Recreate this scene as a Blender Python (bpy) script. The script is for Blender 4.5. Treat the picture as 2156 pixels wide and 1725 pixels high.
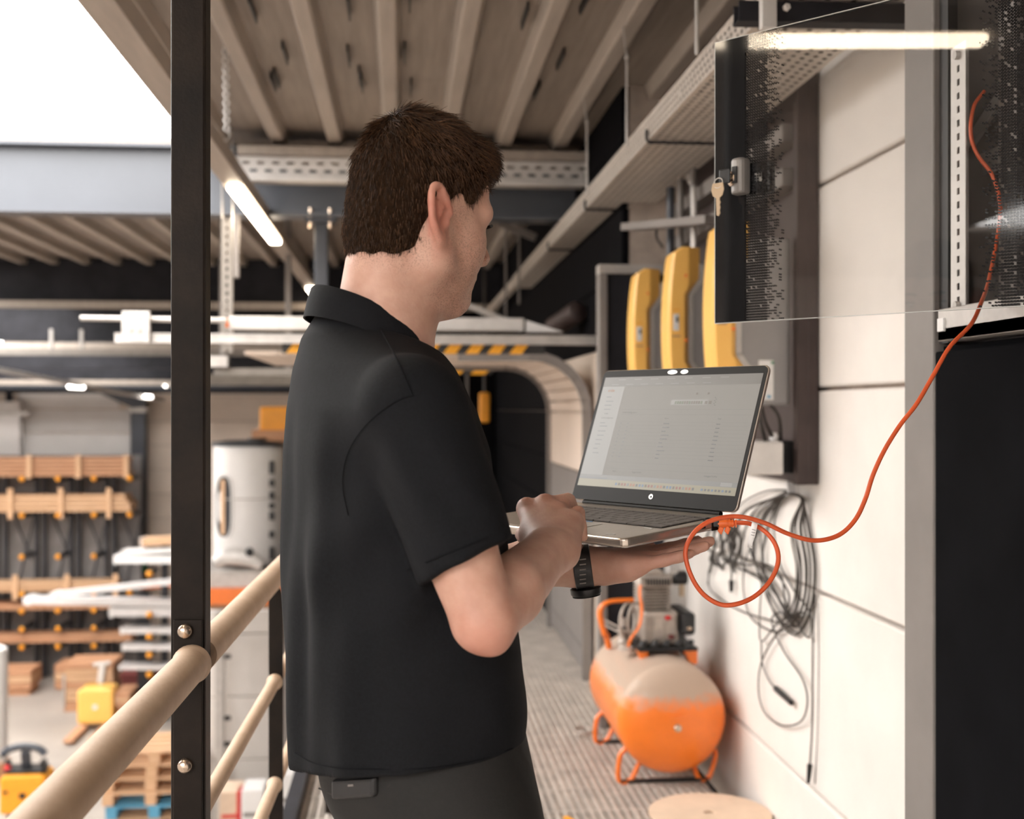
import bpy, bmesh, math, random
import numpy as np
from mathutils import Vector, Matrix

random.seed(7)
RNG = np.random.default_rng(11)
for _o in list(bpy.data.objects):
    bpy.data.objects.remove(_o)
SC = bpy.context.scene
COL = SC.collection

# ------------------------------------------------------------------ camera
# X right, Y along the walkway, Z up; z = 0 is the walkway grating
FPX, CX, CY = 2500.0, 1078.0, 862.0
CAMZ = 1.45
TH = math.radians(5.32)
cam_d = bpy.data.cameras.new('camera')
cam_d.sensor_width = 36.0
cam_d.lens = FPX / 2156.0 * 36.0
cam_d.clip_start = 0.05
cam_d.clip_end = 300
cam_d.dof.use_dof = True
cam_d.dof.focus_distance = 1.66
cam_d.dof.aperture_fstop = 4.3
cam = bpy.data.objects.new('camera', cam_d)
cam.location = (0, 0, CAMZ)
cam.rotation_euler = (math.pi / 2, 0, -TH)
COL.objects.link(cam)
SC.camera = cam

# ------------------------------------------------------------------ sky and exposure
W = bpy.data.worlds.new('sky')
SC.world = W
W.use_nodes = True
_bg = W.node_tree.nodes['Background']
_bg.inputs['Color'].default_value = (1.0, 0.97, 0.94, 1)
_bg.inputs['Strength'].default_value = 11.0
SC.view_settings.view_transform = 'Standard'
SC.view_settings.look = 'None'
SC.view_settings.gamma = 1.0
SC.view_settings.use_curve_mapping = False
SC.view_settings.exposure = -0.06
SC.cycles.max_bounces = 8
SC.cycles.caustics_reflective = False
SC.cycles.caustics_refractive = False

# ------------------------------------------------------------------ helpers
def c2w(x, d, z):
    """camera-aligned metres (right, depth, up) -> world"""
    return Vector((x * math.cos(TH) + d * math.sin(TH), -x * math.sin(TH) + d * math.cos(TH), CAMZ + z))

def at(px, py, d):
    return c2w((px - CX) / FPX * d, d, (CY - py) / FPX * d)

def onX(px, py, X):
    r = at(px, py, 1.0) - Vector((0, 0, CAMZ))
    return Vector((0, 0, CAMZ)) + r * (X / r.x)

def onY(px, py, Y):
    r = at(px, py, 1.0) - Vector((0, 0, CAMZ))
    return Vector((0, 0, CAMZ)) + r * (Y / r.y)

OFF = {}

def tag(o, label=None, cat=None, group=None, kind=None):
    if label: o['label'] = label
    if cat: o['category'] = cat
    if group: o['group'] = group
    if kind: o['kind'] = kind
    return o

def root(name, loc, label=None, cat=None, group=None, kind=None):
    o = bpy.data.objects.new(name, None)
    o.empty_display_size = 0.1
    COL.objects.link(o)
    o.location = loc
    OFF[o] = Vector(loc)
    return tag(o, label, cat, group, kind)

def rotm(axis, deg):
    return Matrix.Rotation(math.radians(deg), 3, axis)

class MB:
    def __init__(s):
        s.v = []; s.f = []
    def add(s, vs, fs):
        n = len(s.v)
        s.v += [Vector(v) for v in vs]
        s.f += [tuple(i + n for i in f) for f in fs]
        return s
    def box(s, x0, x1, y0, y1, z0, z1):
        return s.add([(x0,y0,z0),(x1,y0,z0),(x1,y1,z0),(x0,y1,z0),(x0,y0,z1),(x1,y0,z1),(x1,y1,z1),(x0,y1,z1)],
                     [(3,2,1,0),(4,5,6,7),(0,1,5,4),(1,2,6,5),(2,3,7,6),(3,0,4,7)])
    def obox(s, c, ax, ay, az):
        """centre and three half-axis vectors"""
        c, ax, ay, az = Vector(c), Vector(ax), Vector(ay), Vector(az)
        P = [c + i*ax + j*ay + k*az for k in (-1, 1) for (i, j) in ((-1,-1),(1,-1),(1,1),(-1,1))]
        fl = ax.cross(ay).dot(az) < 0
        F = [(3,2,1,0),(4,5,6,7),(0,1,5,4),(1,2,6,5),(2,3,7,6),(3,0,4,7)]
        return s.add(P, [f[::-1] for f in F] if fl else F)
    def bar(s, p0, p1, w, h, up=(0,0,1)):
        p0, p1 = Vector(p0), Vector(p1)
        d = (p1 - p0); L = d.length; d.normalize()
        up = Vector(up)
        sd = d.cross(up)
        if sd.length < 1e-4: sd = d.cross(Vector((1,0,0)))
        sd.normalize(); u = sd.cross(d)
        return s.obox((p0+p1)/2, sd*w/2, d*L/2, u*h/2)
    def cyl(s, p0, p1, r0, r1=None, n=14, caps=True):
        return s.tube([p0, p1], [r0, r0 if r1 is None else r1], n, caps=caps)
    def tube(s, pts, r, n=8, closed=False, caps=True):
        pts = [Vector(p) for p in pts]
        m = len(pts)
        rs = r if isinstance(r, (list, tuple)) else [r]*m
        tg = []
        for i in range(m):
            a = pts[(i-1) % m] if (closed or i > 0) else pts[i]
            b = pts[(i+1) % m] if (closed or i < m-1) else pts[i]
            t = (b - a)
            tg.append(t.normalized() if t.length > 1e-9 else Vector((0,0,1)))
        ref = Vector((0,0,1)) if abs(tg[0].z) < .9 else Vector((1,0,0))
        nrm = (ref - tg[0]*ref.dot(tg[0])).normalized()
        vs = []; fs = []
        for i in range(m):
            if i:
                nrm = nrm - tg[i]*nrm.dot(tg[i])
                if nrm.length < 1e-6: nrm = tg[i].orthogonal()
                nrm.normalize()
            b = tg[i].cross(nrm)
            for k in range(n):
                a = 2*math.pi*k/n
                vs.append(pts[i] + (nrm*math.cos(a) + b*math.sin(a))*rs[i])
        for i in range(m if closed else m-1):
            j = (i+1) % m
            for k in range(n):
                k2 = (k+1) % n
                fs.append((i*n+k, i*n+k2, j*n+k2, j*n+k))
        if caps and not closed:
            fs.append(tuple(range(n))[::-1]); fs.append(tuple((m-1)*n + k for k in range(n)))
        return s.add(vs, fs)
    def lathe(s, prof, o, axis, n=24):
        """prof: (radius, height along axis)"""
        o = Vector(o); a = Vector(axis).normalized()
        u = a.orthogonal().normalized(); w = a.cross(u)
        vs = []; fs = []
        for (r, h) in prof:
            for k in range(n):
                t = 2*math.pi*k/n
                vs.append(o + a*h + (u*math.cos(t) + w*math.sin(t))*max(r, 1e-5))
        for i in range(len(prof)-1):
            for k in range(n):
                k2 = (k+1) % n
                fs.append((i*n+k, i*n+k2, (i+1)*n+k2, (i+1)*n+k))
        fs.append(tuple(range(n))[::-1]); fs.append(tuple((len(prof)-1)*n+k for k in range(n)))
        return s.add(vs, fs)
    def prism(s, poly, o, ux, uy, ext):
        """2-D polygon in the (ux, uy) plane at o, extruded by ext"""
        o, ux, uy, ext = Vector(o), Vector(ux), Vector(uy), Vector(ext)
        n = len(poly)
        vs = [o + ux*p[0] + uy*p[1] for p in poly]
        vs += [v + ext for v in vs]
        fs = [tuple(range(n))[::-1], tuple(range(n, 2*n))] + [(i, (i+1) % n, n+(i+1) % n, n+i) for i in range(n)]
        if ux.cross(uy).dot(ext) < 0: fs = [f[::-1] for f in fs]
        return s.add(vs, fs)
    def ball(s, c, r, nu=14, nv=9):
        c = Vector(c); rr = r if isinstance(r, (tuple, list)) else (r, r, r)
        vs = []; fs = []
        for j in range(nv+1):
            ph = math.pi*j/nv
            for i in range(nu):
                t = 2*math.pi*i/nu
                vs.append(c + Vector((rr[0]*math.sin(ph)*math.cos(t), rr[1]*math.sin(ph)*math.sin(t), -rr[2]*math.cos(ph))))
        for j in range(nv):
            for i in range(nu):
                i2 = (i+1) % nu
                fs.append((j*nu+i, j*nu+i2, (j+1)*nu+i2, (j+1)*nu+i))
        return s.add(vs, fs)
    def build(s, name, mat, parent=None, smooth=False, bevel=0, label=None, cat=None, group=None, kind=None, seg=2, origin=None, angle=40):
        if parent is not None:
            off = OFF[parent]
        elif origin is not None:
            off = Vector(origin)
        else:
            xs = [v.x for v in s.v]; ys = [v.y for v in s.v]; zs = [v.z for v in s.v]
            off = Vector(((min(xs)+max(xs))/2, (min(ys)+max(ys))/2, min(zs)))
        me = bpy.data.meshes.new(name)
        me.from_pydata([v - off for v in s.v], [], s.f)
        me.update()
        o = bpy.data.objects.new(name, me)
        COL.objects.link(o)
        me.materials.append(mat)
        if smooth:
            me.polygons.foreach_set('use_smooth', [True]*len(me.polygons))
            me.set_sharp_from_angle(angle=math.radians(angle))
        if parent is not None:
            o.parent = parent
        else:
            o.location = off
        OFF[o] = off
        if bevel:
            b = o.modifiers.new('bevel', 'BEVEL'); b.width = bevel; b.segments = seg; b.limit_method = 'ANGLE'; b.harden_normals = False
        return tag(o, label, cat, group, kind)

def dup(o, delta=(0,0,0), parent=None, label=None, group=None):
    """copy of a thing or part with its children; delta moves it (same axes)"""
    c = o.copy(); COL.objects.link(c)
    c.parent = parent
    OFF[c] = OFF[o]
    if parent is None or parent is not None and delta != (0,0,0):
        c.location = o.location + Vector(delta)
    if label: c['label'] = label
    if group: c['group'] = group
    for ch in list(o.children):
        dup(ch, (0,0,0), c)
    return c

def mesh_obj(name, V, F, mat, parent=None, smooth=True, off=Vector((0,0,0)), **kw):
    """numpy vertices (world) and quads"""
    me = bpy.data.meshes.new(name)
    V = np.asarray(V, dtype=np.float32) - np.array(off, dtype=np.float32)
    F = np.asarray(F, dtype=np.int32)
    k = F.shape[1]
    me.vertices.add(len(V)); me.vertices.foreach_set('co', V.ravel())
    me.loops.add(F.size); me.loops.foreach_set('vertex_index', F.ravel())
    me.polygons.add(len(F))
    me.polygons.foreach_set('loop_start', np.arange(0, F.size, k, dtype=np.int32))
    me.update(calc_edges=True)
    me.validate()
    if smooth: me.polygons.foreach_set('use_smooth', np.ones(len(me.polygons), dtype=bool))
    me.materials.append(mat)
    o = bpy.data.objects.new(name, me)
    COL.objects.link(o)
    if parent is not None: o.parent = parent
    else: o.location = off
    OFF[o] = Vector(off)
    return tag(o, **kw)

def spline(pts, n=8, closed=False):
    """Catmull-Rom through points"""
    P = [Vector(p) for p in pts]; m = len(P); out = []
    for i in range(m if closed else m-1):
        if closed:
            a, b, c, d = P[(i-1) % m], P[i], P[(i+1) % m], P[(i+2) % m]
        else:
            a = P[i-1] if i else P[0]*2 - P[1]
            b, c = P[i], P[i+1]
            d = P[i+2] if i+2 < m else P[m-1]*2 - P[m-2]
        for k in range(n):
            t = k/n
            out.append(0.5*((2*b) + (c-a)*t + (2*a-5*b+4*c-d)*t*t + (3*b-a-3*c+d)*t**3))
    if not closed: out.append(P[-1])
    return out

# ------------------------------------------------------------------ materials
def mat(name, col, rough=.5, metal=0., var=0., scale=6., col2=None, bump=0., bscale=40., stretch=(1,1,1), spec=.5, emit=None, estr=0., sheen=0., coat=0.):
    m = bpy.data.materials.new(name)
    m.use_nodes = True
    nt = m.node_tree; N = nt.nodes; L = nt.links
    b = N['Principled BSDF']
    b.inputs['Base Color'].default_value = (*col, 1)
    b.inputs['Roughness'].default_value = rough
    b.inputs['Metallic'].default_value = metal
    b.inputs['Specular IOR Level'].default_value = spec
    if sheen: b.inputs['Sheen Weight'].default_value = sheen; b.inputs['Sheen Roughness'].default_value = .5
    if coat: b.inputs['Coat Weight'].default_value = coat
    if emit:
        b.inputs['Emission Color'].default_value = (*emit, 1); b.inputs['Emission Strength'].default_value = estr
    tc = N.new('ShaderNodeTexCoord'); mp = N.new('ShaderNodeMapping')
    mp.inputs['Scale'].default_value = stretch
    L.new(tc.outputs['Object'], mp.inputs['Vector'])
    if var or col2:
        nz = N.new('ShaderNodeTexNoise'); nz.inputs['Scale'].default_value = scale; nz.inputs['Detail'].default_value = 5; nz.inputs['Roughness'].default_value = .62
        L.new(mp.outputs['Vector'], nz.inputs['Vector'])
        cr = N.new('ShaderNodeValToRGB')
        c2 = col2 if col2 else tuple(min(1, c*(1+var)) for c in col)
        c1 = col if col2 else tuple(c*(1-var) for c in col)
        cr.color_ramp.elements[0].color = (*c1, 1); cr.color_ramp.elements[1].color = (*c2, 1)
        cr.color_ramp.elements[0].position = .34; cr.color_ramp.elements[1].position = .68
        L.new(nz.outputs['Fac'], cr.inputs['Fac']); L.new(cr.outputs['Color'], b.inputs['Base Color'])
    if bump:
        n2 = N.new('ShaderNodeTexNoise'); n2.inputs['Scale'].default_value = bscale; n2.inputs['Detail'].default_value = 3
        L.new(mp.outputs['Vector'], n2.inputs['Vector'])
        bp = N.new('ShaderNodeBump'); bp.inputs['Strength'].default_value = bump; bp.inputs['Distance'].default_value = .01
        L.new(n2.outputs['Fac'], bp.inputs['Height']); L.new(bp.outputs['Normal'], b.inputs['Normal'])
    return m

M = {}
M['wall'] = mat('panel_white', (.80,.75,.70), .55, var=.05, scale=2.2, bump=.05, bscale=60)
M['wall_beige'] = mat('panel_beige', (.70,.585,.49), .6, var=.06, scale=1.3)
M['wall_pale'] = mat('panel_pale', (.74,.70,.67), .6, var=.04, scale=1.3)
M['joint'] = mat('joint_dark', (.42,.35,.30), .8, var=.2)
M['roof'] = mat('roof_sheet', (.27,.225,.19), .55, .15, var=.16, scale=5, stretch=(6,.35,1), bump=.15, bscale=20)
M['roofrib'] = mat('roof_rib', (.40,.345,.295), .5, .15, var=.10, scale=5, stretch=(4,.4,1))
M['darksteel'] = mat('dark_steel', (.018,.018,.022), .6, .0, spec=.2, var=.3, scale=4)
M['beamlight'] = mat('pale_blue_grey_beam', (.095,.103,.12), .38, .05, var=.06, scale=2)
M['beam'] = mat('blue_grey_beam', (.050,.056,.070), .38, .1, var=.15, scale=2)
M['blacksteel'] = mat('black_coated_steel', (.0085,.0062,.005), .5, .0, spec=.14, col2=(.021,.0145,.0105), scale=9, bump=.05, bscale=160)
M['galv'] = mat('galvanised', (.52,.49,.46), .42, .45, var=.12, scale=14)
M['galv_dull'] = mat('galvanised_dull', (.25,.225,.20), .5, .2, var=.12, scale=12)
M['galv_white'] = mat('galvanised_pale', (.66,.63,.60), .45, .2, var=.08, scale=10)
M['traymetal'] = mat('tray_steel', (.60,.54,.48), .42, .25, var=.10, scale=18)
M['grating'] = mat('grating_steel', (.55,.50,.45), .5, .25, var=.18, scale=9)
M['rail'] = mat('dusty_rail', (.48,.335,.225), .60, .05, col2=(.57,.415,.295), scale=14, bump=.06, bscale=120)
M['bolt'] = mat('bolt_steel', (.62,.50,.40), .25, .9, var=.1)
M['black'] = mat('black_plastic', (.012,.012,.013), .45, var=.2)
M['blackpanel'] = mat('black_panel', (.005,.005,.006), .85, var=.2, spec=.04)
M['greypanel'] = mat('grey_panel', (.215,.193,.18), .5, .15, var=.08, scale=5)
M['concrete'] = mat('concrete', (.37,.325,.285), .75, var=.13, scale=.7, bump=.05)
M['yellow'] = mat('yellow_shell', (1.0,.56,.13), .42, var=.03, scale=5, coat=.1)
M['yellow2'] = mat('orange_yellow', (.90,.36,.02), .45, var=.05)
M['orange'] = mat('orange_paint', (.90,.20,.022), .32, var=.07, scale=8, coat=.3)
M['invgrey'] = mat('inverter_grey', (.30,.285,.28), .5, .1, var=.05)
M['white'] = mat('white_plastic', (.80,.78,.76), .45, var=.03)
M['wood'] = mat('timber', (.60,.36,.20), .7, col2=(.72,.47,.29), scale=6, stretch=(.6,6,6))
M['woodred'] = mat('timber_red', (.47,.235,.125), .7, col2=(.60,.33,.19), scale=6, stretch=(.6,6,6))
M['blue'] = mat('blue_paint', (.10,.34,.52), .6, var=.1)
M['darkred'] = mat('dark_red', (.15,.03,.028), .6, var=.1)
M['red'] = mat('red_paint', (.62,.03,.03), .5, var=.1)
M['green'] = mat('green_sign', (.02,.22,.10), .5, var=.1)
M['cardboard'] = mat('cardboard', (.66,.50,.37), .85, var=.06, scale=12, bump=.05)
M['cable'] = mat('black_cable', (.035,.028,.023), .5, var=.2)
M['cableorange'] = mat('orange_cable', (.72,.115,.035), .38, var=.06, scale=30)
M['plugorange'] = mat('orange_boot', (.92,.17,.025), .38, var=.04)
M['alu'] = mat('laptop_aluminium', (.66,.58,.50), .32, .85, var=.04, scale=60)
M['bezel'] = mat('laptop_bezel', (.010,.009,.008), .5, var=.1, spec=.15)
M['key'] = mat('laptop_key', (.12,.105,.095), .5, var=.06)
M['hazyellow'] = mat('hazard_yellow', (.92,.42,.02), .5, var=.05)
M['hazblack'] = mat('hazard_black', (.02,.02,.02), .5, var=.1)
M['netgrey'] = mat('rack_back_grey', (.21,.195,.19), .7, var=.25, scale=1.5)
M['rackdark'] = mat('rack_upright', (.035,.038,.045), .5, .2, var=.15)
M['pipe'] = mat('pale_pipe', (.70,.68,.67), .4, .3, var=.06)
M['duststeel'] = mat('dusty_cast_metal', (.45,.39,.34), .55, .4, var=.2, scale=25)
M['brownplate'] = mat('brown_steel_plate', (.050,.033,.030), .5, .1, var=.25, scale=6)
def emis(name, col, s):
    m = mat(name, (.8,.8,.8), .4, emit=col, estr=s, var=.01); return m
M['led'] = emis('led_tube', (1.0,.83,.62), 22.0)
M['ledfar'] = emis('led_far', (1.0,.93,.86), 9.0)
# ================================================================== THE SETTING
ZR = 2.97           # roof sheet
ZF = -4.0           # hall floor
WX = 1.30           # right wall

# hall floor
MB().box(-12, 4, -6, 28, ZF-.2, ZF).build('floor', M['concrete'], kind='structure')

# walkway grating: panels of bearing bars
fg = root('floor_grating', (0, 0, 0), kind='structure')
gx0, gx1 = -.36, 1.19
def grating(y0, y1):
    b = MB()
    b.box(gx0, gx1, y0, y0+.004, -.032, 0); b.box(gx0, gx1, y1-.004, y1, -.032, 0)
    x = gx0
    while x < gx1+.001:
        b.box(x-.0045, x+.0045, y0+.004, y1-.004, -.03, 0); x += .0316
    y = y0 + .02
    while y < y1-.006:
        b.box(gx0, gx1, y-.0012, y+.0012, -.0055, -.003); y += .0135
    for y in (y0+.25, y0+.5, y0+.75):
        b.box(gx0, gx1, y-.005, y+.005, -.02, -.0005)
    return b
gp = grating(-1.0, -.003).build('grating_panel', M['grating'], fg)
for k in range(1, 14):
    dup(gp, (0, k*1.0, 0), fg)
b = MB()
b.box(gx0-.05, gx0, -1, 13, -.20, .06)
b.build('edge_channel', M['darksteel'], fg)
b = MB(); b.box(gx1-.01, gx1+.005, -1, 13, -.16, 0); b.build('edge_channel', M['darksteel'], fg)
for k in range(7):
    MB().box(gx0, gx1, k*2-.05, k*2+.05, -.20, -.035).build('cross_beam', M['darksteel'], fg)

# right wall: sandwich panels with recessed joints
wr = root('wall_right', (WX, 2, ZF), kind='structure')
MB().box(WX+.03, WX+.15, -6, 5.6, ZF, ZR).build('backing', M['joint'], wr)
zj = [.241 + .6365*k for k in range(-6, 5)]
for a, c in zip([ZF]+zj, zj+[ZR]):
    if c - a < .02: continue
    MB().box(WX, WX+.035, -6, 5.6, a+.006, c-.006).build('panel', M['wall'], wr, bevel=.006, seg=1)

# wall beyond, behind the door arch
wb = root('wall_right_beyond', (1.05, 9, ZF), kind='structure')
MB().box(1.06, 1.5, 5.5, 27, ZF, ZR).build('backing', M['joint'], wb)
z = ZF
k = 0
while z < ZR - .05:
    z2 = min(ZR, z + .32)
    MB().box(1.03, 1.07, 5.5, 7.9, z+.003, z2-.003).build('panel', M['wall_beige'] if z < 1.5 else M['blackpanel'], wb, bevel=.004, seg=1)
    MB().box(1.03, 1.07, 7.9, 27, z+.003, z2-.003).build('panel', M['blackpanel'], wb)
    z = z2

# far wall of the hall
FY = 26.0
wf = root('wall_far', (-4, FY, ZF), kind='structure')
MB().box(-13, 4, FY+.05, FY+.2, ZF, 3.2).build('backing', M['joint'], wf)
z = ZF
while z < 3.1:
    MB().box(-13, 4, FY, FY+.06, z+.008, z+.512).build('panel', M['wall_beige'], wf)
    z += .52
# left and back walls of the hall (outside the view)
wl = root('wall_left', (-11, 10, ZF), kind='structure')
for k in range(7):
    MB().box(-11.1, -11, -6, 26, ZF+k+.005, ZF+k+.995).build('panel', M['wall_pale'], wl)
wk = root('wall_back', (-4, -6, ZF), kind='structure')
for k in range(7):
    MB().box(-11, 1.3, -6.1, -6, ZF+k+.005, ZF+k+.995).build('panel', M['wall_pale'], wk)

# roof: trapezoidal sheet with hanging ribs; the bay at left is an open rooflight
ce = root('ceiling', (0, 3, ZR), kind='structure')
RX0 = -1.14
MB().box(RX0, 2.0, -6, 7.0, ZR, ZR+.05).build('roof_sheet', M['roof'], ce)
MB().box(-4.6, 2.0, 7.0, 26.2, ZR, ZR+.05).build('roof_sheet', M['roof'], ce)
for (xa, xb, ya, yb) in ((-11.1, RX0, -1.3, 2.6), (-11.1, -7.5, -6.1, -1.3), (-11.1, -6.5, 2.6, 7.2), (-11.1, -10.2, 7.2, 26.2), (-10.2, -4.6, 23.0, 26.2), (-10.2, -4.6, 7.2, 9.5), (-4.75, -4.6, 9.5, 23.0)):
    MB().box(xa, xb, ya, yb, ZR, ZR+.05).build('roof_sheet', M['roof'], ce)  # unseen roof gaps behind the camera and over the hall, sized to let in light
def rib(y0, y1, x):
    pr = [(-.062, .03), (-.034, -.062), (.034, -.062), (.062, .03)]
    return MB().prism(pr, (x, y0, ZR), (1,0,0), (0,0,1), (0, y1-y0, 0))
r0 = rib(-6, 6.70, -.053).build('rib', M['roofrib'], ce, bevel=.006, seg=1)
for k in range(-3, 6):
    if k: dup(r0, (.31*k, 0, 0), ce)
r1 = rib(7.1, 26, -.053).build('rib', M['roofrib'], ce)
for k in range(-14, 6):
    if k: dup(r1, (.31*k, 0, 0), ce)
# roof-edge angle along the rooflight
MB().box(RX0-.03, RX0, -6, 6.82, ZR-.03, ZR+.3).build('edge_angle', M['roofrib'], ce)
# little hanging clips on the sheets
clip = None
for (px, py) in [(532,25),(600,118),(583,170),(734,20),(734,124),(757,165),(762,180),(852,118),(865,190),(863,2),(1180,130),(1130,195),(1232,6),(575,178),(1105,40)]:
    d = FPX*(ZR-CAMZ-.03)/(CY-py)
    p = at(px, py, d)
    if clip is None:
        c0 = p
        clip = MB().box(p.x-.004, p.x+.004, p.y-.12, p.y+.12, ZR-.035, ZR-.003).build('clip', M['black'], ce)
    else:
        dup(clip, tuple(Vector((p.x-c0.x, p.y-c0.y, 0))), ce)

# transverse roof beams (I-sections), each a thing of the setting
def ibeam(name, y, z0, z1, x0, x1, m, fl=.09):
    b = MB()
    b.box(x0, x1, y-.006, y+.006, z0, z1)
    b.box(x0, x1, y-fl, y+fl, z1-.018, z1)
    b.box(x0, x1, y-fl, y+fl, z0, z0+.018)
    return b.build(name, m, kind='structure')
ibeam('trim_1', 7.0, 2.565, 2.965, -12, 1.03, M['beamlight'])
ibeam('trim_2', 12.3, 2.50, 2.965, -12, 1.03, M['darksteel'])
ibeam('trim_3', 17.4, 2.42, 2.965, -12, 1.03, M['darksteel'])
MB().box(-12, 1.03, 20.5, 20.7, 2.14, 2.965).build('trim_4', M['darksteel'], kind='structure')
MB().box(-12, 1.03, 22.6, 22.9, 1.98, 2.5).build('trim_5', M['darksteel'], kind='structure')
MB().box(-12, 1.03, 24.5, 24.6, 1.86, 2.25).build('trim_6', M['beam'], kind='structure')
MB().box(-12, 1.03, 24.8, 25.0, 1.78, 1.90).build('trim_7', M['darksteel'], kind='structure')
# beige flange lines
for n, (y, z0, z1) in enumerate([(12.2,2.49,2.56),(17.2,2.33,2.42),(22.4,1.93,2.02)]):
    MB().box(-12, 1.0, y-.05, y+.02, z0-.03, z1-.03).build('trim_%d' % (8+n), M['roofrib'], kind='structure')

# dark partition closing the walkway
wd = root('wall_dark', (1.0, 13, ZF), kind='structure')
MB().box(.35, 1.05, 13, 13.1, ZF, ZR).build('panel', M['blackpanel'], wd)
for px, w in ((985, .03), (1092, .035), (1118, .02)):
    p = at(px, 900, 12.8)
    MB().box(p.x-w/2, p.x+w/2, 12.93, 13.0, -.5, 2.2).build('strip', M['greypanel'], wd)
# ================================================================== NEAR METALWORK
# black square post with a bolted flat plate
PX, PY = -.325, 1.88
po = root('steel_post', (PX, PY, 0), 'black square steel post with dusty scuffs rising beside the handrail', 'post')
MB().box(PX-.0262, PX+.0262, PY-.0262, PY+.0262, -.2, ZR-.01).build('tube', M['blacksteel'], po, bevel=.004)
pl = MB().box(PX-.021, PX+.0225, PY-.0325, PY-.0264, .2, 1.129).build('flange_plate', M['blacksteel'], po, bevel=.0015)
for z in (1.1125, .9075, .5):
    b = MB()
    b.lathe([(.0115,0),(.0115,.004),(.0095,.008),(.006,.0105),(0,.0115)], (PX-.003, PY-.0325, z), (0,-1,0), 20)
    b.build('bolt', M['bolt'], po, smooth=True)

# guard rail: tubes along the walkway between flat-bar posts
def RXat(Y, x0=-.318): return x0 + .025*(Y-1.85)
gr = root('guard_rail', (-.3, 2.5, 0), 'dusty beige tubular guard rail running along the walkway edge', 'railing')
def railseg(nm, y0, y1, z, r, m=M['rail']):
    return MB().cyl((RXat(y0), y0, z), (RXat(y1), y1, z), r, n=28).build(nm, m, gr, smooth=True)
t = railseg('top_rail', .35, PY-.033, 1.062, .0268)
MB().tube(spline([(RXat(PY-.05),PY-.05,1.062),(RXat(PY-.04),PY-.04,1.062),(RXat(PY-.034),PY-.034,1.062)],3), [.0268,.0275,.0285,.0295,.0298,.03,.03], 28).build('weld', M['rail'], t, smooth=True)
railseg('top_rail', PY+.03, 6.1, 1.062, .0268)
for (y0, y1) in ((PY+.03, 2.80), (2.86, 4.28), (4.34, 6.1)):
    railseg('mid_rail', y0, y1, .815, .0145)
    railseg('mid_rail', y0, y1, .575, .0145)
    for z in (.815, .575):
        if y1 < 6:
            MB().ball((RXat(y1), y1+.004, z), .019, 16, 10).build('end_boss', M['rail'], gr, smooth=True)
for y in (2.83, 4.31, 5.9):
    x = RXat(y)
    pts = [(-.0165,-.25),(.0165,-.25),(.0165,1.0),(.0145,1.018),(.009,1.03),(0,1.035),(-.009,1.03),(-.0145,1.018),(-.0165,1.0)]
    MB().prism(pts, (x, y-.006, 0), (1,0,0), (0,0,1), (0,.012,0)).build('flat_bar_post', M['blacksteel'], gr, bevel=.001)
    MB().cyl((x, y, .99), (x, y, 1.05), .007, n=10).build('pin', M['blacksteel'], gr)

# ------------------------------------------------------------------ LED trunking
lt = root('light_trunking', (-.83, 5, 2.55), 'long beige light trunking with glowing tube sections hung along the roof edge', 'light')
TX, TZ = -.815, 2.545
TR = [( -.052, 0), (.052, 0), (.052, .075), (-.052, .075)]
MB().prism(TR, (TX, -2, TZ), (1,0,0), (0,0,1), (0, 20, 0)).build('channel', M['roofrib'], lt, bevel=.004)
for y0 in (1.07, 5.88, 10.7):
    MB().box(TX-.03, TX+.04, y0, y0+1.9, TZ-.028, TZ-.001).build('tube_lamp', M['led'], lt, bevel=.008)
ch = root('suspension_chain', at(477, 295, 4.95), 'pale link chain hanging from the roof to the light trunking', 'chain')
ctop = at(474, 95, 4.95); cbot = at(478, 275, 4.95)
nl = 20
lp = None
for k in range(nl):
    c = ctop.lerp(cbot, (k+.5)/nl)
    hh = (ctop.z-cbot.z)/nl*.66
    ax = Vector((1,0,0)) if k % 2 else Vector((.3,.95,0))
    ring = [c + ax*(.011*math.cos(a)) + Vector((0,0,1))*(hh*math.sin(a)) for a in [2*math.pi*i/10 for i in range(10)]]
    MB().tube(ring, .0042, 5, closed=True).build('link', M['galv_white'], ch, smooth=True)
MB().tube(spline([cbot, cbot+Vector((.012,0,-.02)), cbot+Vector((-.006,0,-.045)), cbot+Vector((-.012,0,-.025))], 5), .0035, 6).build('hook', M['galv_white'], ch, smooth=True)
MB().box(ctop.x-.004, ctop.x+.004, ctop.y-.004, ctop.y+.004, ctop.z, ZR-.03).build('eye_rod', M['galv'], ch)

# transverse perforated tray and channel under the roof end, in front of the first beam
def perforated(uo, uL, vo, nL, rows, cell, rw, gap, m, name, parent, stag=True):
    """sheet with real slots. uo: origin, uL: unit vector along, vo: unit vector across"""
    uo, uL, vo = Vector(uo), Vector(uL), Vector(vo)
    ys = [0]
    for i in range(rows):
        ys += [gap*(i+1)+rw*i, gap*(i+1)+rw*(i+1)]
    ys.append(ys[-1]+gap)
    V = []; F = []
    nv = len(ys)
    for i in range(nL+1):
        for y in ys: V.append(uo + uL*(i*cell) + vo*y)
    for i in range(nL):
        for j in range(nv-1):
            if j % 2 == 1 and ((i + (j//2 if stag else 0)) % 2 == 0): continue
            F.append((i*nv+j, (i+1)*nv+j, (i+1)*nv+j+1, i*nv+j+1))
    b = MB(); b.v = V; b.f = F
    o = b.build(name, m, parent)
    sm = o.modifiers.new('solid', 'SOLIDIFY'); sm.thickness = .0018; sm.offset = 0
    return o

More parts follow.
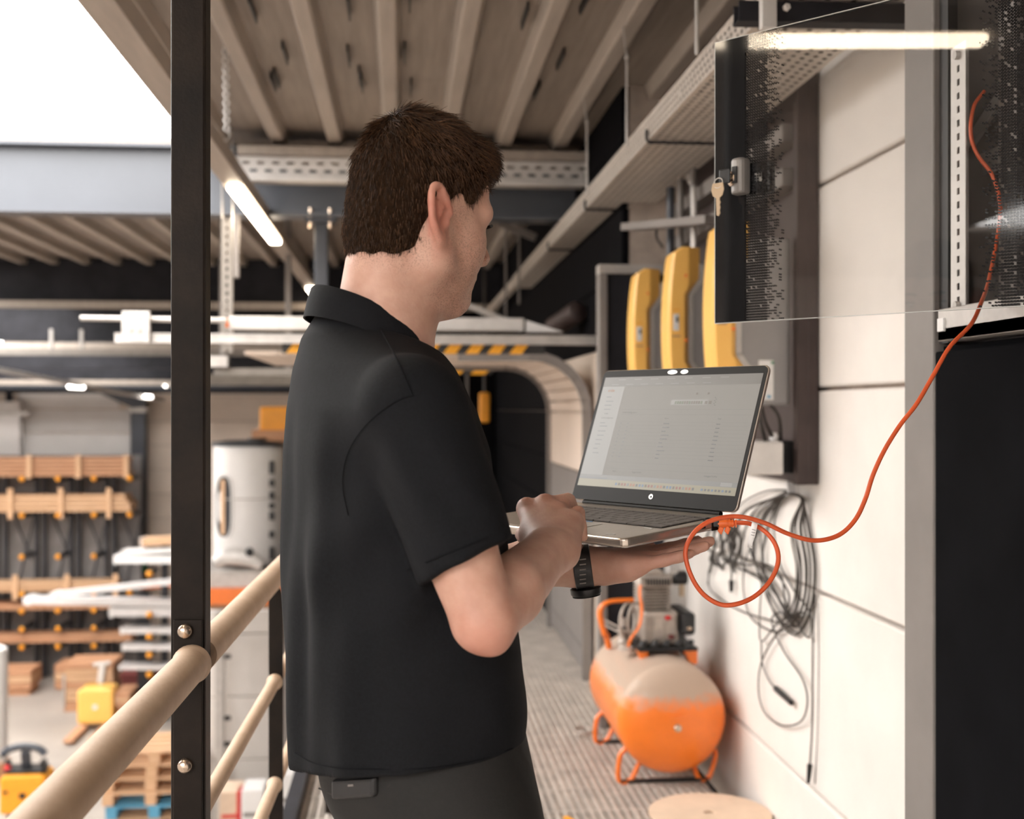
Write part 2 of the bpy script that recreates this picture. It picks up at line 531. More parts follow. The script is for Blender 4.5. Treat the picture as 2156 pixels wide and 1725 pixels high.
ct2 = root('slotted_cable_tray', (0, 6.55, 2.75), 'pale slotted cable tray running crosswise under the roof end behind the head', 'cable tray')
perforated((-.9, 6.55, 2.715), (1,0,0), (0,0,1), 52, 2, .04, .016, .026, M['galv_white'], 'side_web', ct2)
MB().box(-.9, 1.18, 6.55, 6.75, 2.712, 2.716).build('bed', M['galv'], ct2)
MB().box(-.9, 1.18, 6.52, 6.555, 2.69, 2.712).build('lower_lip', M['galv_white'], ct2)
MB().box(-.88, 1.18, 6.5, 6.8, 2.83, 2.875).build('roof_channel', M['roofrib'], ct2)

# ------------------------------------------------------------------ big perforated cable tray on the right
tr = root('perforated_cable_tray', (1.0, 5, 2.42), 'large perforated steel cable tray running overhead along the right wall', 'cable tray')
tx0, tx1, tz0, tz1 = .885, 1.19, 2.42, 2.50
rows = 9; rw = .0145
gap = (tx1-tx0-rows*rw)/(rows+1)
perforated((tx0, 2.3, tz0), (0,1,0), (1,0,0), 356, rows, .020, rw, gap, M['traymetal'], 'bed', tr)
perforated((tx0, 2.3, tz0), (0,1,0), (0,0,1), 356, 3, .020, .012, (.08-.036)/4, M['traymetal'], 'side_rail', tr)
perforated((tx1, 2.3, tz0), (0,1,0), (0,0,1), 356, 3, .020, .012, (.08-.036)/4, M['traymetal'], 'side_rail', tr)
MB().box(tx0-.004, tx0+.012, 2.3, 9.43, tz1-.002, tz1+.004).build('rim', M['traymetal'], tr)
MB().box(tx0, tx0+.05, 9.43, 14, tz0+.01, tz1).build('tail_rail', M['traymetal'], tr)
for k in range(11):
    xk = tx0+.018+.027*k; rk = .0125+.003*((k*7) % 3)/2
    MB().tube([(xk+.004*math.sin(j*1.7+k), 2.3+j*.51, tz0+.003+rk) for j in range(15)], rk, 8).build('added_cable', M['cable'], tr, smooth=True)  # dark cables added in the tray so its slots read dark from below
for y in (4.18, 5.62, 7.05):
    b = MB().tube(spline([(tx0-.012,y,tz0+.03),(tx0-.012,y,tz0+.002),(tx0-.004,y,tz0-.012),(tx0+.02,y,tz0-.014),(tx1-.02,y,tz0-.014),(tx1+.004,y,tz0-.012),(tx1+.012,y,tz0+.002),(tx1+.012,y,tz0+.03)],4), .006, 8)
    b.build('stirrup', M['darksteel'], tr, smooth=True)
for n, (px, py) in enumerate(((1320, 285), (1236, 392), (1467, 85))):
    d = FPX*(tz1-CAMZ)/(CY-py)
    p = at(px, py, d)
    rd = root('hanger_rod', (p.x, p.y, tz1), ['thin hanger rod dropping to the tray, the middle of the three', 'thin hanger rod dropping to the tray, the one farthest away', 'thin hanger rod dropping to the tray near the glass door'][n], 'rod', 'hanger rods of the large tray')
    MB().cyl((p.x, p.y, tz1-.04), (p.x, p.y, 2.80), .005, n=8).build('rod', M['galv'], rd, smooth=True)
    MB().bar((p.x, p.y, 2.79), (p.x-.02, p.y-.02, 2.91), .012, .004, (1,0,0)).build('bent_strap', M['galv'], rd)
    MB().ball((p.x, p.y, 2.80), .010, 8, 6).build('nut', M['galv'], rd)

# ceiling strut bracket at top right, above the glass door
sb = root('strut_bracket', at(1700, 40, 2.75), 'dark steel strut crossing under the large tray at the top of the picture', 'bracket')
p0 = at(1550, 48, 2.82); p1 = Vector((1.29, p0.y-.02, p0.z))
b = MB()
b.bar(p0, p1, .045, .004); b.obox((p0+p1)/2+Vector((0,.022,.022)), (p1-p0)/2, (0,.002,0), (0,0,.024)); b.obox((p0+p1)/2+Vector((0,-.022,.022)), (p1-p0)/2, (0,.002,0), (0,0,.024))
b.build('channel', M['darksteel'], sb)
q = at(1617, 30, 2.74)
MB().box(q.x-.018, q.x+.018, q.y-.012, q.y+.012, q.z-.035, ZR).build('drop_strut', M['galv_white'], sb, bevel=.003)
q2 = at(1655, 16, 2.74)
MB().lathe([(.009,0),(.009,.008),(.005,.012)], q2, (0,-1,0), 6).build('bolt', M['galv_white'], sb)

# ------------------------------------------------------------------ slotted hanger and short column on the first beam
hs = root('slotted_hanger', at(477, 745, 6.4), 'pale slotted hanger strut dropping from the first beam beside the post', 'strut')
a0 = at(466, 742, 6.4); a1 = at(489, 742, 6.4)
zt = at(477, 455, 6.4).z
perforated((a0.x, a0.y, a0.z), (0,0,1), (1,0,0), int((zt-a0.z)/.022), 1, .022, .012, (a1.x-a0.x-.012)/2, M['galv_dull'], 'web', hs, False)
MB().box(a0.x, a0.x+.004, a0.y, a0.y+.04, a0.z, 2.95).build('flange', M['galv'], hs)
MB().box(a1.x-.004, a1.x, a0.y, a0.y+.04, a0.z, 2.95).build('flange', M['galv'], hs)
hs2 = root('dark_hanger', at(497, 580, 6.7), 'short brown hanger strut just behind the pale slotted one', 'strut')
q = at(497, 585, 6.8)
MB().box(q.x-.018, q.x+.018, q.y-.02, q.y+.02, q.z, 2.57).build('strut', M['greypanel'], hs2, bevel=.003)
sc_ = root('hanging_column', at(677, 620, 6.9), 'short dark column bolted under the first roof beam by the neck', 'column')
q0 = at(663, 620, 6.95); q1 = at(691, 620, 6.95)
MB().box(q0.x, q1.x, q0.y-.04, q0.y+.04, 1.9, 2.555).build('shaft', M['beam'], sc_, bevel=.006)
MB().box(q0.x-.05, q1.x+.05, q0.y-.1, q0.y+.09, 2.535, 2.56).build('head_plate', M['beam'], sc_)
for dx in (-.035, .035):
    xm = (q0.x+q1.x)/2 + dx*1.6
    MB().cyl((xm, q0.y-.085, 2.50), (xm, q0.y-.085, 2.615), .013, n=10).build('bolt', M['bolt'], sc_, smooth=True)

# ------------------------------------------------------------------ sectional door parked overhead: tracks, curved leaf, hazard edge
dr = root('sectional_door', (0, 6.3, 1.6), 'overhead sectional door parked open, beige ribbed leaf curving down at the right', 'door')
AX, AZ, RR = .99, 1.735, .30
Y0, Y1 = 6.32, 7.85
prof = [(-.82, AZ), (-.64, AZ), (-.46, AZ), (-.14, AZ), (.18, AZ), (.45, AZ)]
n = 7
arc = [(AX-RR+.0-.0 + RR*math.sin(math.pi/2*i/n), AZ-RR+RR*math.cos(math.pi/2*i/n)) for i in range(n+1)]
path = prof[:-1] + [(.42, AZ)] + arc + [(AX, 1.1), (AX, .78), (AX, .46), (AX, .14), (AX, .02)]
for i in range(len(path)-1):
    (xa, za), (xb, zb) = path[i], path[i+1]
    t = Vector((xb-xa, 0, zb-za)); L = t.length; t.normalize(); nn = Vector((-t.z, 0, t.x))
    c = Vector(((xa+xb)/2, (Y0+Y1)/2, (za+zb)/2)) + nn*.012
    MB().obox(c, t*(L/2-.003), (0,(Y1-Y0)/2,0), nn*.012).build('door_panel', M['wall_beige'] if i < 14 else M['greypanel'], dr, bevel=.003, seg=1)
for y in (Y0-.02, Y1+.01):
    b = MB()
    pts = [Vector((x, y, z)) for (x, z) in [(.3, AZ-.002)] + arc + [(AX, .0)]]
    for i in range(len(pts)-1):
        b.bar(pts[i], pts[i+1]+(pts[i+1]-pts[i]).normalized()*.004, .05, .03, (0,1,0))
    b.build('curved_track', M['greypanel'], dr)
# hazard-striped edge under the near track
b = MB().box(-.62, .76, Y0-.035, Y0-.02, 1.745, 1.812).build('warning_strip', M['hazblack'], dr)
x = -.60; strp = None
while x < .68:
    if strp is None:
        x00 = x
        strp = MB().prism([(0,0),(.067,0),(.117,.067),(.05,.067)], (x, Y0-.0365, 1.745), (1,0,0), (0,0,1), (0,.002,0)).build('stripe', M['hazyellow'], b)
    else: dup(strp, (x-x00, 0, 0), b)
    x += .117
b = MB().box(.10, .62, Y1+.30, Y1+.32, 1.69, 1.73).build('warning_strip', M['hazblack'], dr)
for k in range(3):
    MB().prism([(0,0),(.10,0),(.14,.04),(.04,.04)], (.13+.17*k, Y1+.298, 1.69), (1,0,0), (0,0,1), (0,.002,0)).build('stripe', M['hazyellow'], b)
# tracks: two pale rails crossing the picture with a clamp plate at the left end
rl = root('door_track', (-.2, 6.25, 1.8), 'pair of pale horizontal door tracks crossing behind the shoulders, clamp plate at left', 'rail')
lx0 = at(258, 710, 6.25).x; lx1 = at(188, 675, 6.25).x
b = MB(); b.box(lx0, 1.03, 6.24, 6.27, 1.80, 1.835); b.box(lx0, 1.03, 6.235, 6.275, 1.835, 1.842); b.box(lx0, 1.03, 6.235, 6.275, 1.793, 1.80); b.build('lower_track', M['galv'], rl)
MB().cyl((lx1, 6.26, 1.918), (-.9, 6.26, 1.912), .014, n=12).build('shaft', M['galv'], rl, smooth=True)
k0 = at(270, 690, 6.2).x; k1 = at(327, 690, 6.2).x
cp = MB().box(k0, k1, 6.21, 6.235, 1.79, 1.952).build('clamp_plate', M['galv'], rl, bevel=.004)
for dx in (.3, .62):
    for z in (1.86, 1.92):
        MB().cyl((k0+(k1-k0)*dx, 6.212, z), (k0+(k1-k0)*dx, 6.20, z), .012, n=10).build('bolt', M['galv'], cp)
MB().box(at(488, 690, 6.3).x, at(1105, 690, 6.3).x, 6.30, 6.38, 1.868, 1.938).build('white_housing', M['galv_white'], rl, bevel=.006)
MB().box(at(483, 690, 6.3).x-.004, at(488, 690, 6.3).x, 6.30, 6.38, 1.88, 1.925).build('orange_cap', M['orange'], rl)
MB().prism([(0,0),(.20,0),(0,.06)], (at(1110, 700, 6.3).x, 6.30, 1.865), (1,0,0), (0,0,1), (0,.08,0)).build('sloped_end', M['white'], rl)
# low rails further back on the left
lr = root('back_track', (-1.4, 9, 1.75), 'two brown-grey rails behind the hanging strut, lower than the pale tracks', 'rail')
MB().box(at(460, 780, 8.5).x, at(640, 780, 8.5).x, 8.45, 8.55, 1.69, 1.74).build('rail', M['galv_dull'], lr)
MB().box(at(455, 760, 8.5).x, at(492, 760, 8.5).x, 8.35, 8.45, 1.745, 1.82).build('bracket', M['galv'], lr)
MB().box(at(450, 800, 12.0).x, at(640, 800, 12.0).x, 11.9, 12.0, 1.70, 1.80).build('rail', M['galv_dull'], lr)
for px_ in (475, 610):
    q_ = at(px_, 770, 8.5); MB().box(q_.x-.02, q_.x+.02, 8.48, 8.52, 1.74, ZR-.06).build('drop_rod', M['greypanel'], lr)
    q_ = at(px_, 770, 11.95); MB().box(q_.x-.02, q_.x+.02, 11.93, 11.97, 1.80, ZR-.06).build('drop_rod', M['greypanel'], lr)
lb = root('long_lower_rail', (-4, 16, 2.1), 'thin grey rail crossing the hall under the dark beams at left', 'rail')
MB().box(-9, -1.0, 16, 16.06, 2.16, 2.24).build('rail', M['galv_dull'], lb)
for px in (130, 190):
    p = at(px, 710, 16)
    MB().box(p.x-.02, p.x+.02, 16, 16.05, 2.24, 2.5).build('hanger', M['galv'], lb)

# orange hanging box in the dark end of the walkway
hb = root('orange_hanging_box', at(1020, 890, 11), 'small orange box hanging in the dark end of the walkway', 'box')
p = at(1020, 858, 11)
MB().box(p.x-.048, p.x+.048, p.y-.05, p.y+.05, p.z-.14, p.z+.14).build('shell', M['yellow2'], hb, bevel=.02)
MB().cyl((p.x, p.y, p.z+.13), (p.x, p.y, ZR), .012, n=8).build('cord', M['cable'], hb)

# dark diagonal braces and rods behind the tray
br = root('dark_brace', at(1100, 640, 8.6), 'dark steel bracing with thin rods behind the far end of the tray', 'brace')
MB().bar(at(1052, 470, 8.6), at(1128, 500, 8.6), .05, .05).build('arm', M['greypanel'], br)
for px, py0, py1 in ((1093, 488, 640), (1065, 476, 690)):
    MB().cyl(at(px, py0, 8.6), at(px, py1, 8.6), .008, n=6).build('rod', M['greypanel'], br)
MB().bar(at(980, 640, 8.6), at(1066, 676, 8.6), .03, .04).build('arm', M['galv'], br)
p_ = at(1065, 476, 8.6); MB().cyl(p_, (p_.x, p_.y, ZR-.06), .008, n=6).build('rod', M['greypanel'], br)

# silver flexible duct near the arch
fd = root('flexible_duct', at(1210, 690, 7.2), 'short silvery ribbed duct above the sectional door track', 'duct')
a = at(1165, 690, 6.9); c = at(1218, 655, 6.6)
pts = [a.lerp(c, i/30) for i in range(31)]
MB().tube(pts, [.055 + .006*(i % 2) for i in range(31)], 14).build('hose', M['brownplate'], fd, smooth=True, angle=80)
# ================================================================== RIGHT SIDE: INVERTERS, CABINET, COMPRESSOR, CABLES
# dark steel locker end beyond the compressor
lk = root('dark_steel_panel', (1.1, 5.35, 0), 'tall dark steel panel standing beside the wall behind the compressor', 'panel')
MB().box(.93, 1.29, 5.36, 5.42, .0, 2.07).build('sheet', M['darksteel'], lk)
MB().box(.895, .932, 5.33, 5.42, .0, 2.07).build('edge_post', M['greypanel'], lk, bevel=.004)
MB().box(.895, 1.29, 5.33, 5.42, 2.07, 2.11).build('head_rail', M['galv'], lk)
for z in (.56, .47):
    MB().cyl((.915, 5.33, z), (.915, 5.318, z), .01, n=8).build('bolt', M['galv'], lk)
# slotted white channel in the corner
p0 = onX(1402, 1195, 1.20); p1 = onX(1449, 1195, 1.20)
wc = root('slotted_wall_channel', (1.2, 5.28, .6), 'white slotted channel on the wall above the compressor head', 'channel')
a0 = at(1402, 1210, 5.1); a1 = at(1447, 1210, 5.1)
perforated((a0.x, a0.y, .55), (0,0,1), (1,0,0), 26, 2, .025, .018, (a1.x-a0.x-.036)/3, M['galv_white'], 'web', wc)
MB().box(a0.x, a1.x, a0.y+.03, a0.y+.034, .55, 1.2).build('back', M['galv_white'], wc)

# backing plate of the inverters
bp = root('inverter_backing_plate', (1.27, 4.4, 1.2), 'brown steel backing plate on the wall carrying the yellow inverters', 'plate')
MB().box(1.262, 1.296, 3.60, 5.30, 1.215, 2.96).build('plate', M['brownplate'], bp, bevel=.003)
MB().box(1.228, 1.262, 3.60, 3.64, 1.215, 2.96).build('edge_flange', M['brownplate'], bp)
for z in (2.16, 2.30):
    MB().box(1.20, 1.262, 3.66, 5.3, z, z+.055).build('cross_rail', M['greypanel'], bp)

def inverter(y0, label):
    """slim unit on the wall plate, seen from its side: bowed yellow cover in front (towards -X), grey housing behind"""
    dp, z0, z1 = .14, 1.462, 2.042
    r = root('inverter', (1.1, y0+dp/2, z0), label, 'inverter', 'yellow inverters on the wall')
    MB().box(1.03, 1.222, y0+.030, y0+dp-.01, z0, z1-.05).build('housing', M['invgrey'], r, bevel=.010)
    zn0, zn1 = z0+.14, z0+.43
    nz = 30
    def xf(g):
        x = .963 + .022*(2*g-1)**2
        if g > .95: x += .030*(1-math.sqrt(max(0, 1-((g-.95)/.05)**2)))
        if g < .03: x += .010*(1-g/.03)
        return x
    def xr(z):
        t_ = max(0, min((z-(zn0-.04))/.06, ((zn1+.04)-z)/.06, 1))
        return 1.088 - .042*t_
    V = []; F = []
    for k in range(nz+1):
        g = k/nz; z = z0+.006 + g*(z1-z0-.006)
        a = xf(g); e = xr(z); d_ = min(1.040, e-.022)
        V += [Vector((a+.006, y0+dp, z)), Vector((a, y0+.012, z)), Vector((a+.010, y0, z)), Vector((d_, y0, z)), Vector((e, y0+.030, z)), Vector((e, y0+.06, z))]
    m_ = 6
    for k in range(nz):
        for q in range(m_-1):
            F.append((k*m_+q, k*m_+q+1, (k+1)*m_+q+1, (k+1)*m_+q))
    F.append(tuple(nz*m_+q for q in range(m_))); F.append(tuple(range(m_))[::-1])
    b = MB(); b.v = V; b.f = F
    b.build('cover', M['yellow'], r, smooth=True, angle=22)
    pts = [(1.094, z0+.01), (1.094, zn0-.035), (1.054, zn0+.022), (1.054, zn1-.022), (1.094, zn1+.035), (1.094, z1-.06)]
    g_ = MB()
    for i in range(len(pts)-1):
        g_.bar((pts[i][0], y0+.030, pts[i][1]), (pts[i+1][0], y0+.030, pts[i+1][1]), .018, .012, (0,1,0))
    g_.build('gasket', M['galv'], r)
    d = MB().box(.983, 1.004, y0-.003, y0+.001, z0+.275, z0+.335).build('display_frame', M['white'], r, bevel=.001)
    MB().box(.993, 1.001, y0-.0045, y0-.003, z0+.305, z0+.325).build('screen', M['black'], d)
    MB().box(.980, 1.010, y0-.0015, y0+.001, z0+.252, z0+.258).build('name_stripe', M['woodred'], r)
    for k in range(3):
        MB().box(.982+.009*k, .988+.009*k, y0-.0015, y0+.001, z0+.348, z0+.353).build('print_mark', M['yellow2'], r)
    for z in (z0+.24, z0+.475):
        MB().cyl((1.030, y0+.001, z), (1.030, y0-.003, z), .006, n=10).build('screw', M['orange'], r)
    return r
inverter(3.62, 'yellow wall inverter nearest the glass door, its grey side and notch showing')
inverter(4.24, 'yellow wall inverter in the middle of the row of three')
inverter(4.91, 'yellow wall inverter farthest away, next to the dark panel')
# rating label on the nearest inverter
lbq = root('rating_label', (1.13, 3.645, 1.5), 'white rating label stuck on the grey side of the nearest inverter', 'label')
q0 = onY(1597, 842, 3.648); q1 = onY(1628, 758, 3.648)
pl_ = MB().box(q0.x, q1.x, 3.6455, 3.6498, q0.z, q1.z).build('sheet', M['white'], lbq)
qa = onY(1628, 762, 3.643); MB().box(qa.x-.006, qa.x+.002, 3.643, 3.6455, qa.z-.006, qa.z+.002).build('green_mark', M['green'], lbq)
qa = onY(1620, 836, 3.643); MB().box(qa.x-.006, qa.x+.004, 3.643, 3.6455, qa.z-.003, qa.z+.006).build('blue_mark', M['blue'], lbq)
qa = onY(1606, 834, 3.643); MB().box(qa.x-.005, qa.x+.003, 3.643, 3.6455, qa.z-.003, qa.z+.006).build('orange_mark', M['orange'], lbq)
for k in range(6):
    qa = onY(1600, 775+8*k, 3.643); MB().box(qa.x, qa.x+.022-.004*(k % 3), 3.643, 3.6456, qa.z, qa.z+.0022).build('print_line', M['greypanel'], lbq)

# junction box with cables beneath
jb = root('junction_box', (1.17, 3.7, 1.24), 'light grey junction box under the nearest inverter', 'box')
q0 = onY(1560, 1000, 3.60); q1 = onY(1650, 930, 3.60)
MB().box(q0.x, q1.x, 3.60, 3.85, q0.z, q1.z).build('case', M['galv_white'], jb, bevel=.006)
MB().box(q1.x+.001, 1.258, 3.665, 3.85, q0.z, q1.z).build('dark_case', M['black'], jb, bevel=.004)
gl = onY(1630, 925, 3.68)
MB().lathe([(.012,-.012),(.014,0),(.014,.014),(.009,.022)], gl, (0,0,1), 12).build('gland', M['white'], jb, smooth=True)
for (pa, pb, pc, r_) in (((1602,850),(1612,890),(1628,922),.006), ((1622,852),(1640,880),(1644,925),.006), ((1592,858),(1604,900),(1612,930),.007)):
    MB().tube(spline([onY(*pa,3.66), onY(*pb,3.64), onY(*pc,3.68)],6), r_, 8).build('cable', M['cable'], jb, smooth=True)

# conduits above the inverters
cd = root('conduit_run', (1.2, 4.2, 2.1), 'grey conduits rising behind the yellow inverters', 'conduit')
for px, r_, m_ in ((1412,.018,M['beam']), (1433,.014,M['greypanel']), (1460,.014,M['greypanel'])):
    p = onX(px, 450, 1.17)
    MB().cyl((p.x, p.y, 2.05), (p.x, p.y, 2.42), r_, n=10).build('pipe', m_, cd, smooth=True)
p = onX(1450, 385, 1.17)
MB().tube(spline([(1.17,p.y,2.41),(1.17,p.y-.02,2.38),(1.17,p.y-.09,2.33),(1.17,p.y-.09,2.1)],5), .012, 8).build('bend', M['galv'], cd, smooth=True)
a = onX(1385, 480, 1.05); 
MB().tube(spline([onX(1383,470,1.1), onX(1383,500,1.1), onX(1395,520,1.1)],5), .006, 6).build('lead', M['cable'], cd, smooth=True)
MB().bar(onX(1325,478,1.0), onX(1505,462,1.15), .08, .03).build('rail', M['greypanel'], cd)

# ------------------------------------------------------------------ tall cabinet with open upper bay, at right edge
FX = .965
cb = root('rack_cabinet', (1.12, 1.9, 0), 'tall black equipment cabinet with grey frame at the right edge', 'cabinet')
CYF, CYN = 2.21, 1.05
MB().box(FX, FX+.03, CYF-.125, CYF, -.0, ZR-.02).build('frame_post', M['greypanel'], cb, bevel=.004)
MB().box(FX+.03, 1.295, CYF-.02, CYF, .0, ZR-.02).build('side_panel', M['greypanel'], cb)
MB().box(FX+.004, FX+.02, CYN, CYF-.126, .0, 1.555).build('lower_door', M['blackpanel'], cb, bevel=.003)
MB().box(1.27, 1.29, CYN, CYF-.02, .0, ZR-.02).build('back_panel', M['blackpanel'], cb)
MB().box(FX, 1.29, CYN-.02, CYN, .0, ZR-.02).build('side_panel', M['blackpanel'], cb)
MB().box(FX+.02, 1.27, CYN, CYF-.126, 1.55, 1.565).build('bay_floor', M['blackpanel'], cb)
# inner lip
MB().box(FX+.012, FX+.03, CYF-.16, CYF-.126, 1.57, ZR-.02).build('inner_lip', M['black'], cb)
# mounting rail, slotted
ra = onX(2003, 670, .978)
zA, zB = onX(2015, 668, .978).z, onX(2015, 95, .978).z
perforated((.978, ra.y-.055, zA), (0,0,1), (0,1,0), int((zB-zA)/.012), 1, .012, .010, .022, M['galv_white'], 'mounting_rail', cb, False)
MB().box(.978, 1.01, ra.y-.001, ra.y+.002, zA, zB).build('rail_flange', M['galv_white'], cb)
MB().box(1.035, 1.05, ra.y-.12, ra.y-.06, zA, zB+.05).build('inner_panel', M['greypanel'], cb)
for z in (zA+.02, zB-.02):
    MB().cyl((.977, ra.y-.03, z), (.969, ra.y-.03, z), .008, n=10).build('screw', M['galv'], cb)
# support bracket under the rail
k0 = onX(1988, 705, FX+.0); 
b = MB(); b.box(FX-.012, FX+.05, CYN, k0.y, k0.z-.012, k0.z+.012); b.box(FX-.012, FX-.008, CYN, k0.y, k0.z-.012, k0.z+.045)
b.build('support_bracket', M['galv'], cb, bevel=.003)
MB().box(FX-.016, FX-.012, k0.y-.03, k0.y-.006, k0.z+.005, k0.z+.028).build('bracket_tag', M['white'], cb)

# patch panel corner visible inside
sw = root('patch_shelf', (1.1, 1.7, 1.86), 'pale slanted metal shelf corner inside the open cabinet bay', 'shelf')
b = MB()
z_ = onX(2085, 330, 1.08).z
b.obox((1.16, onX(2085,330,1.08).y-.09, z_), (.09,0,.012), (0,.11,0), (-.003,0,.02)); b.build('plate', M['galv'], sw, bevel=.003)
MB().bar(onX(2035,312,1.07), onX(2110,200,1.10), .012, .02).build('arm', M['galv'], sw)

# ------------------------------------------------------------------ open glass door
gd = root('glass_door', (.559, 2.077, 1.604), 'open frameless glass door with printed dot bands, lock and keys', 'glass door')
s_dir = Vector((.67, -.743, 0)).normalized(); up = Vector((0,0,1)); nrm = Vector((-.743, -.67, 0)).normalized()
DW, DH = .605, .50
gd.rotation_euler = (0, 0, math.atan2(s_dir.y, s_dir.x))
# glass material with flat print
gm = bpy.data.materials.new('printed_glass'); gm.use_nodes = True
nt = gm.node_tree; N = nt.nodes; L = nt.links
N.remove(N['Principled BSDF'])
outn = N['Material Output']
tr_ = N.new('ShaderNodeBsdfTransparent'); tr_.inputs['Color'].default_value = (.93,.93,.925,1)
gl_ = N.new('ShaderNodeBsdfGlossy'); gl_.inputs['Roughness'].default_value = 0.015; gl_.inputs['Color'].default_value = (1,1,1,1)
fr = N.new('ShaderNodeFresnel'); fr.inputs['IOR'].default_value = 1.42
mx = N.new('ShaderNodeMixShader'); L.new(fr.outputs[0], mx.inputs['Fac']); L.new(tr_.outputs[0], mx.inputs[1]); L.new(gl_.outputs[0], mx.inputs[2])
tc = N.new('ShaderNodeTexCoord'); sp = N.new('ShaderNodeSeparateXYZ'); L.new(tc.outputs['Object'], sp.inputs[0])
def math_(op, a, b=None, c=None):
    n = N.new('ShaderNodeMath'); n.operation = op
    for i, q in enumerate((a, b, c)):
        if q is None: continue
        if isinstance(q, (int, float)): n.inputs[i].default_value = q
        else: L.new(q, n.inputs[i])
    return n.outputs[0]
pit = .0047
sx = math_('MINIMUM', sp.outputs['X'], math_('SUBTRACT', DW, sp.outputs['X']))     # mirrored bands
ux = math_('DIVIDE', sx, pit); uz = math_('DIVIDE', sp.outputs['Z'], pit)
fx = math_('FRACT', ux); fz = math_('FRACT', uz)
ix = math_('FLOOR', ux); iz = math_('FLOOR', uz)
cb_ = N.new('ShaderNodeCombineXYZ'); L.new(ix, cb_.inputs[0]); L.new(iz, cb_.inputs[1]); L.new(math_('GREATER_THAN', sp.outputs['X'], DW/2), cb_.inputs[2])
wn = N.new('ShaderNodeTexWhiteNoise'); L.new(cb_.outputs[0], wn.inputs['Vector'])
hs_ = math_('SUBTRACT', .385, math_('MULTIPLY', math_('GREATER_THAN', sx, .104), .10))
sq = math_('MULTIPLY', math_('LESS_THAN', math_('ABSOLUTE', math_('SUBTRACT', fx, .5)), hs_), math_('LESS_THAN', math_('ABSOLUTE', math_('SUBTRACT', fz, .5)), hs_))
mr = N.new('ShaderNodeMapRange'); mr.inputs['From Min'].default_value = .099; mr.inputs['From Max'].default_value = .138; mr.inputs['To Min'].default_value = .93; mr.inputs['To Max'].default_value = 0.0
L.new(math_('MULTIPLY', math_('ADD', ix, .5), pit), mr.inputs['Value'])
on = math_('LESS_THAN', wn.outputs['Value'], mr.outputs[0])
lo = math_('LESS_THAN', sx, .0612)
msk = math_('MAXIMUM', math_('MULTIPLY', sq, on), lo)
# solid dark print strip along the free edge
ed = math_('MULTIPLY', math_('GREATER_THAN', sx, .0), math_('LESS_THAN', sx, .0))
pr_ = N.new('ShaderNodeBsdfPrincipled'); pr_.inputs['Base Color'].default_value = (.014,.014,.015,1); pr_.inputs['Roughness'].default_value = .06
m2 = N.new('ShaderNodeMixShader'); L.new(msk, m2.inputs['Fac']); L.new(mx.outputs[0], m2.inputs[1]); L.new(pr_.outputs[0], m2.inputs[2])
L.new(m2.outputs[0], outn.inputs['Surface'])
M['glassprint'] = gm
M['glassedge'] = mat('glass_edge', (.55,.56,.54), .2, var=.03)
def local_obj(mb, name, m, parent, **kw):
    sv = OFF.get(parent); OFF[parent] = Vector((0,0,0))
    o = mb.build(name, m, parent, **kw)
    OFF[parent] = sv; OFF[o] = Vector((0,0,0))
    return o
pane = local_obj(MB().box(0, DW, -.0025, .0025, 0, DH), 'pane', M['glassprint'], gd)
b = MB(); t_ = .0012
b.box(-t_, 0, -.0026, .0026, 0, DH); b.box(-t_, DW, -.0026, .0026, -t_, 0); b.box(-t_, DW, -.0026, .0026, DH, DH+t_)
local_obj(b, 'polished_edge', M['glassedge'], gd)
# swing lock, seen on the near face (local -y faces the camera)
def lp_(px, py):
    """pixel -> local door coordinates (s, z)"""
    r = at(px, py, 1.0) - Vector((0,0,CAMZ))
    P0 = Vector((.559, 2.077, 0))
    tt = nrm.dot(P0 - Vector((0,0,0))) / nrm.dot(Vector((r.x, r.y, 0)))
    p = Vector((0,0,CAMZ)) + r*tt
    return (p - P0).dot(s_dir), p.z - 1.604
M['lockgrey'] = mat('lock_grey', (.24,.22,.205), .45, .2, var=.05)
s0, z0 = lp_(1546, 415); s1, z1 = lp_(1620, 328)
lk2 = local_obj(MB().box(s0+.020, s1, .003, .024, z0+.002, z1-.004), 'lock_body', M['black'], gd, bevel=.006)
poly = [(s0+.006,-.003),(s0+.006,-.020),(s0+.012,-.028),(s0+.028,-.031),(s0+.036,-.024),(s0+.036,-.003)]
lh = local_obj(MB().prism(poly, (0,0,z0), (1,0,0), (0,1,0), (0,0,z1-z0)), 'lock_handle', M['lockgrey'], gd, bevel=.005)
local_obj(MB().box(s0+.016, s0+.025, -.0335, -.026, z0+.018, z1-.016), 'lock_slot', M['black'], lh)
local_obj(MB().box(s1-.030, s1-.016, .0012, .0030, z0+.022, z1-.026), 'lock_label', M['galv'], lk2)
zc = (z0+z1)/2 - .004
local_obj(MB().lathe([(.013,-.012),(.013,.002),(.008,.006)], (s0+.011, -.026, zc), (-.6,-1,0), 18), 'lock_barrel', M['bolt'], lh, smooth=True)
ky = root('door_keys', (0,0,0), 'pair of keys hanging in the lock of the glass door', 'keys')
ky.location = at(1537, 371, 2.06)
ky.rotation_euler = gd.rotation_euler
b = MB().cyl((.004,.012,0), (-.001,-.004,0), .006, n=10)
local_obj(b, 'key_shank', M['bolt'], ky)
local_obj(MB().box(-.018,.004,-.008,-.004,-.013,.013), 'key_head', M['black'], ky, bevel=.003)
kk = [(-.011,0),(.011,0),(.013,-.012),(.010,-.022),(.0045,-.026),(.0045,-.030),(.0065,-.034),(.0045,-.038),(.006,-.043),(.0045,-.048),(.0055,-.053),(.002,-.058),(-.0025,-.056),(-.0035,-.026),(-.010,-.022),(-.013,-.012)]
M['brass'] = mat('key_brass', (.50,.38,.26), .35, .7, var=.08)
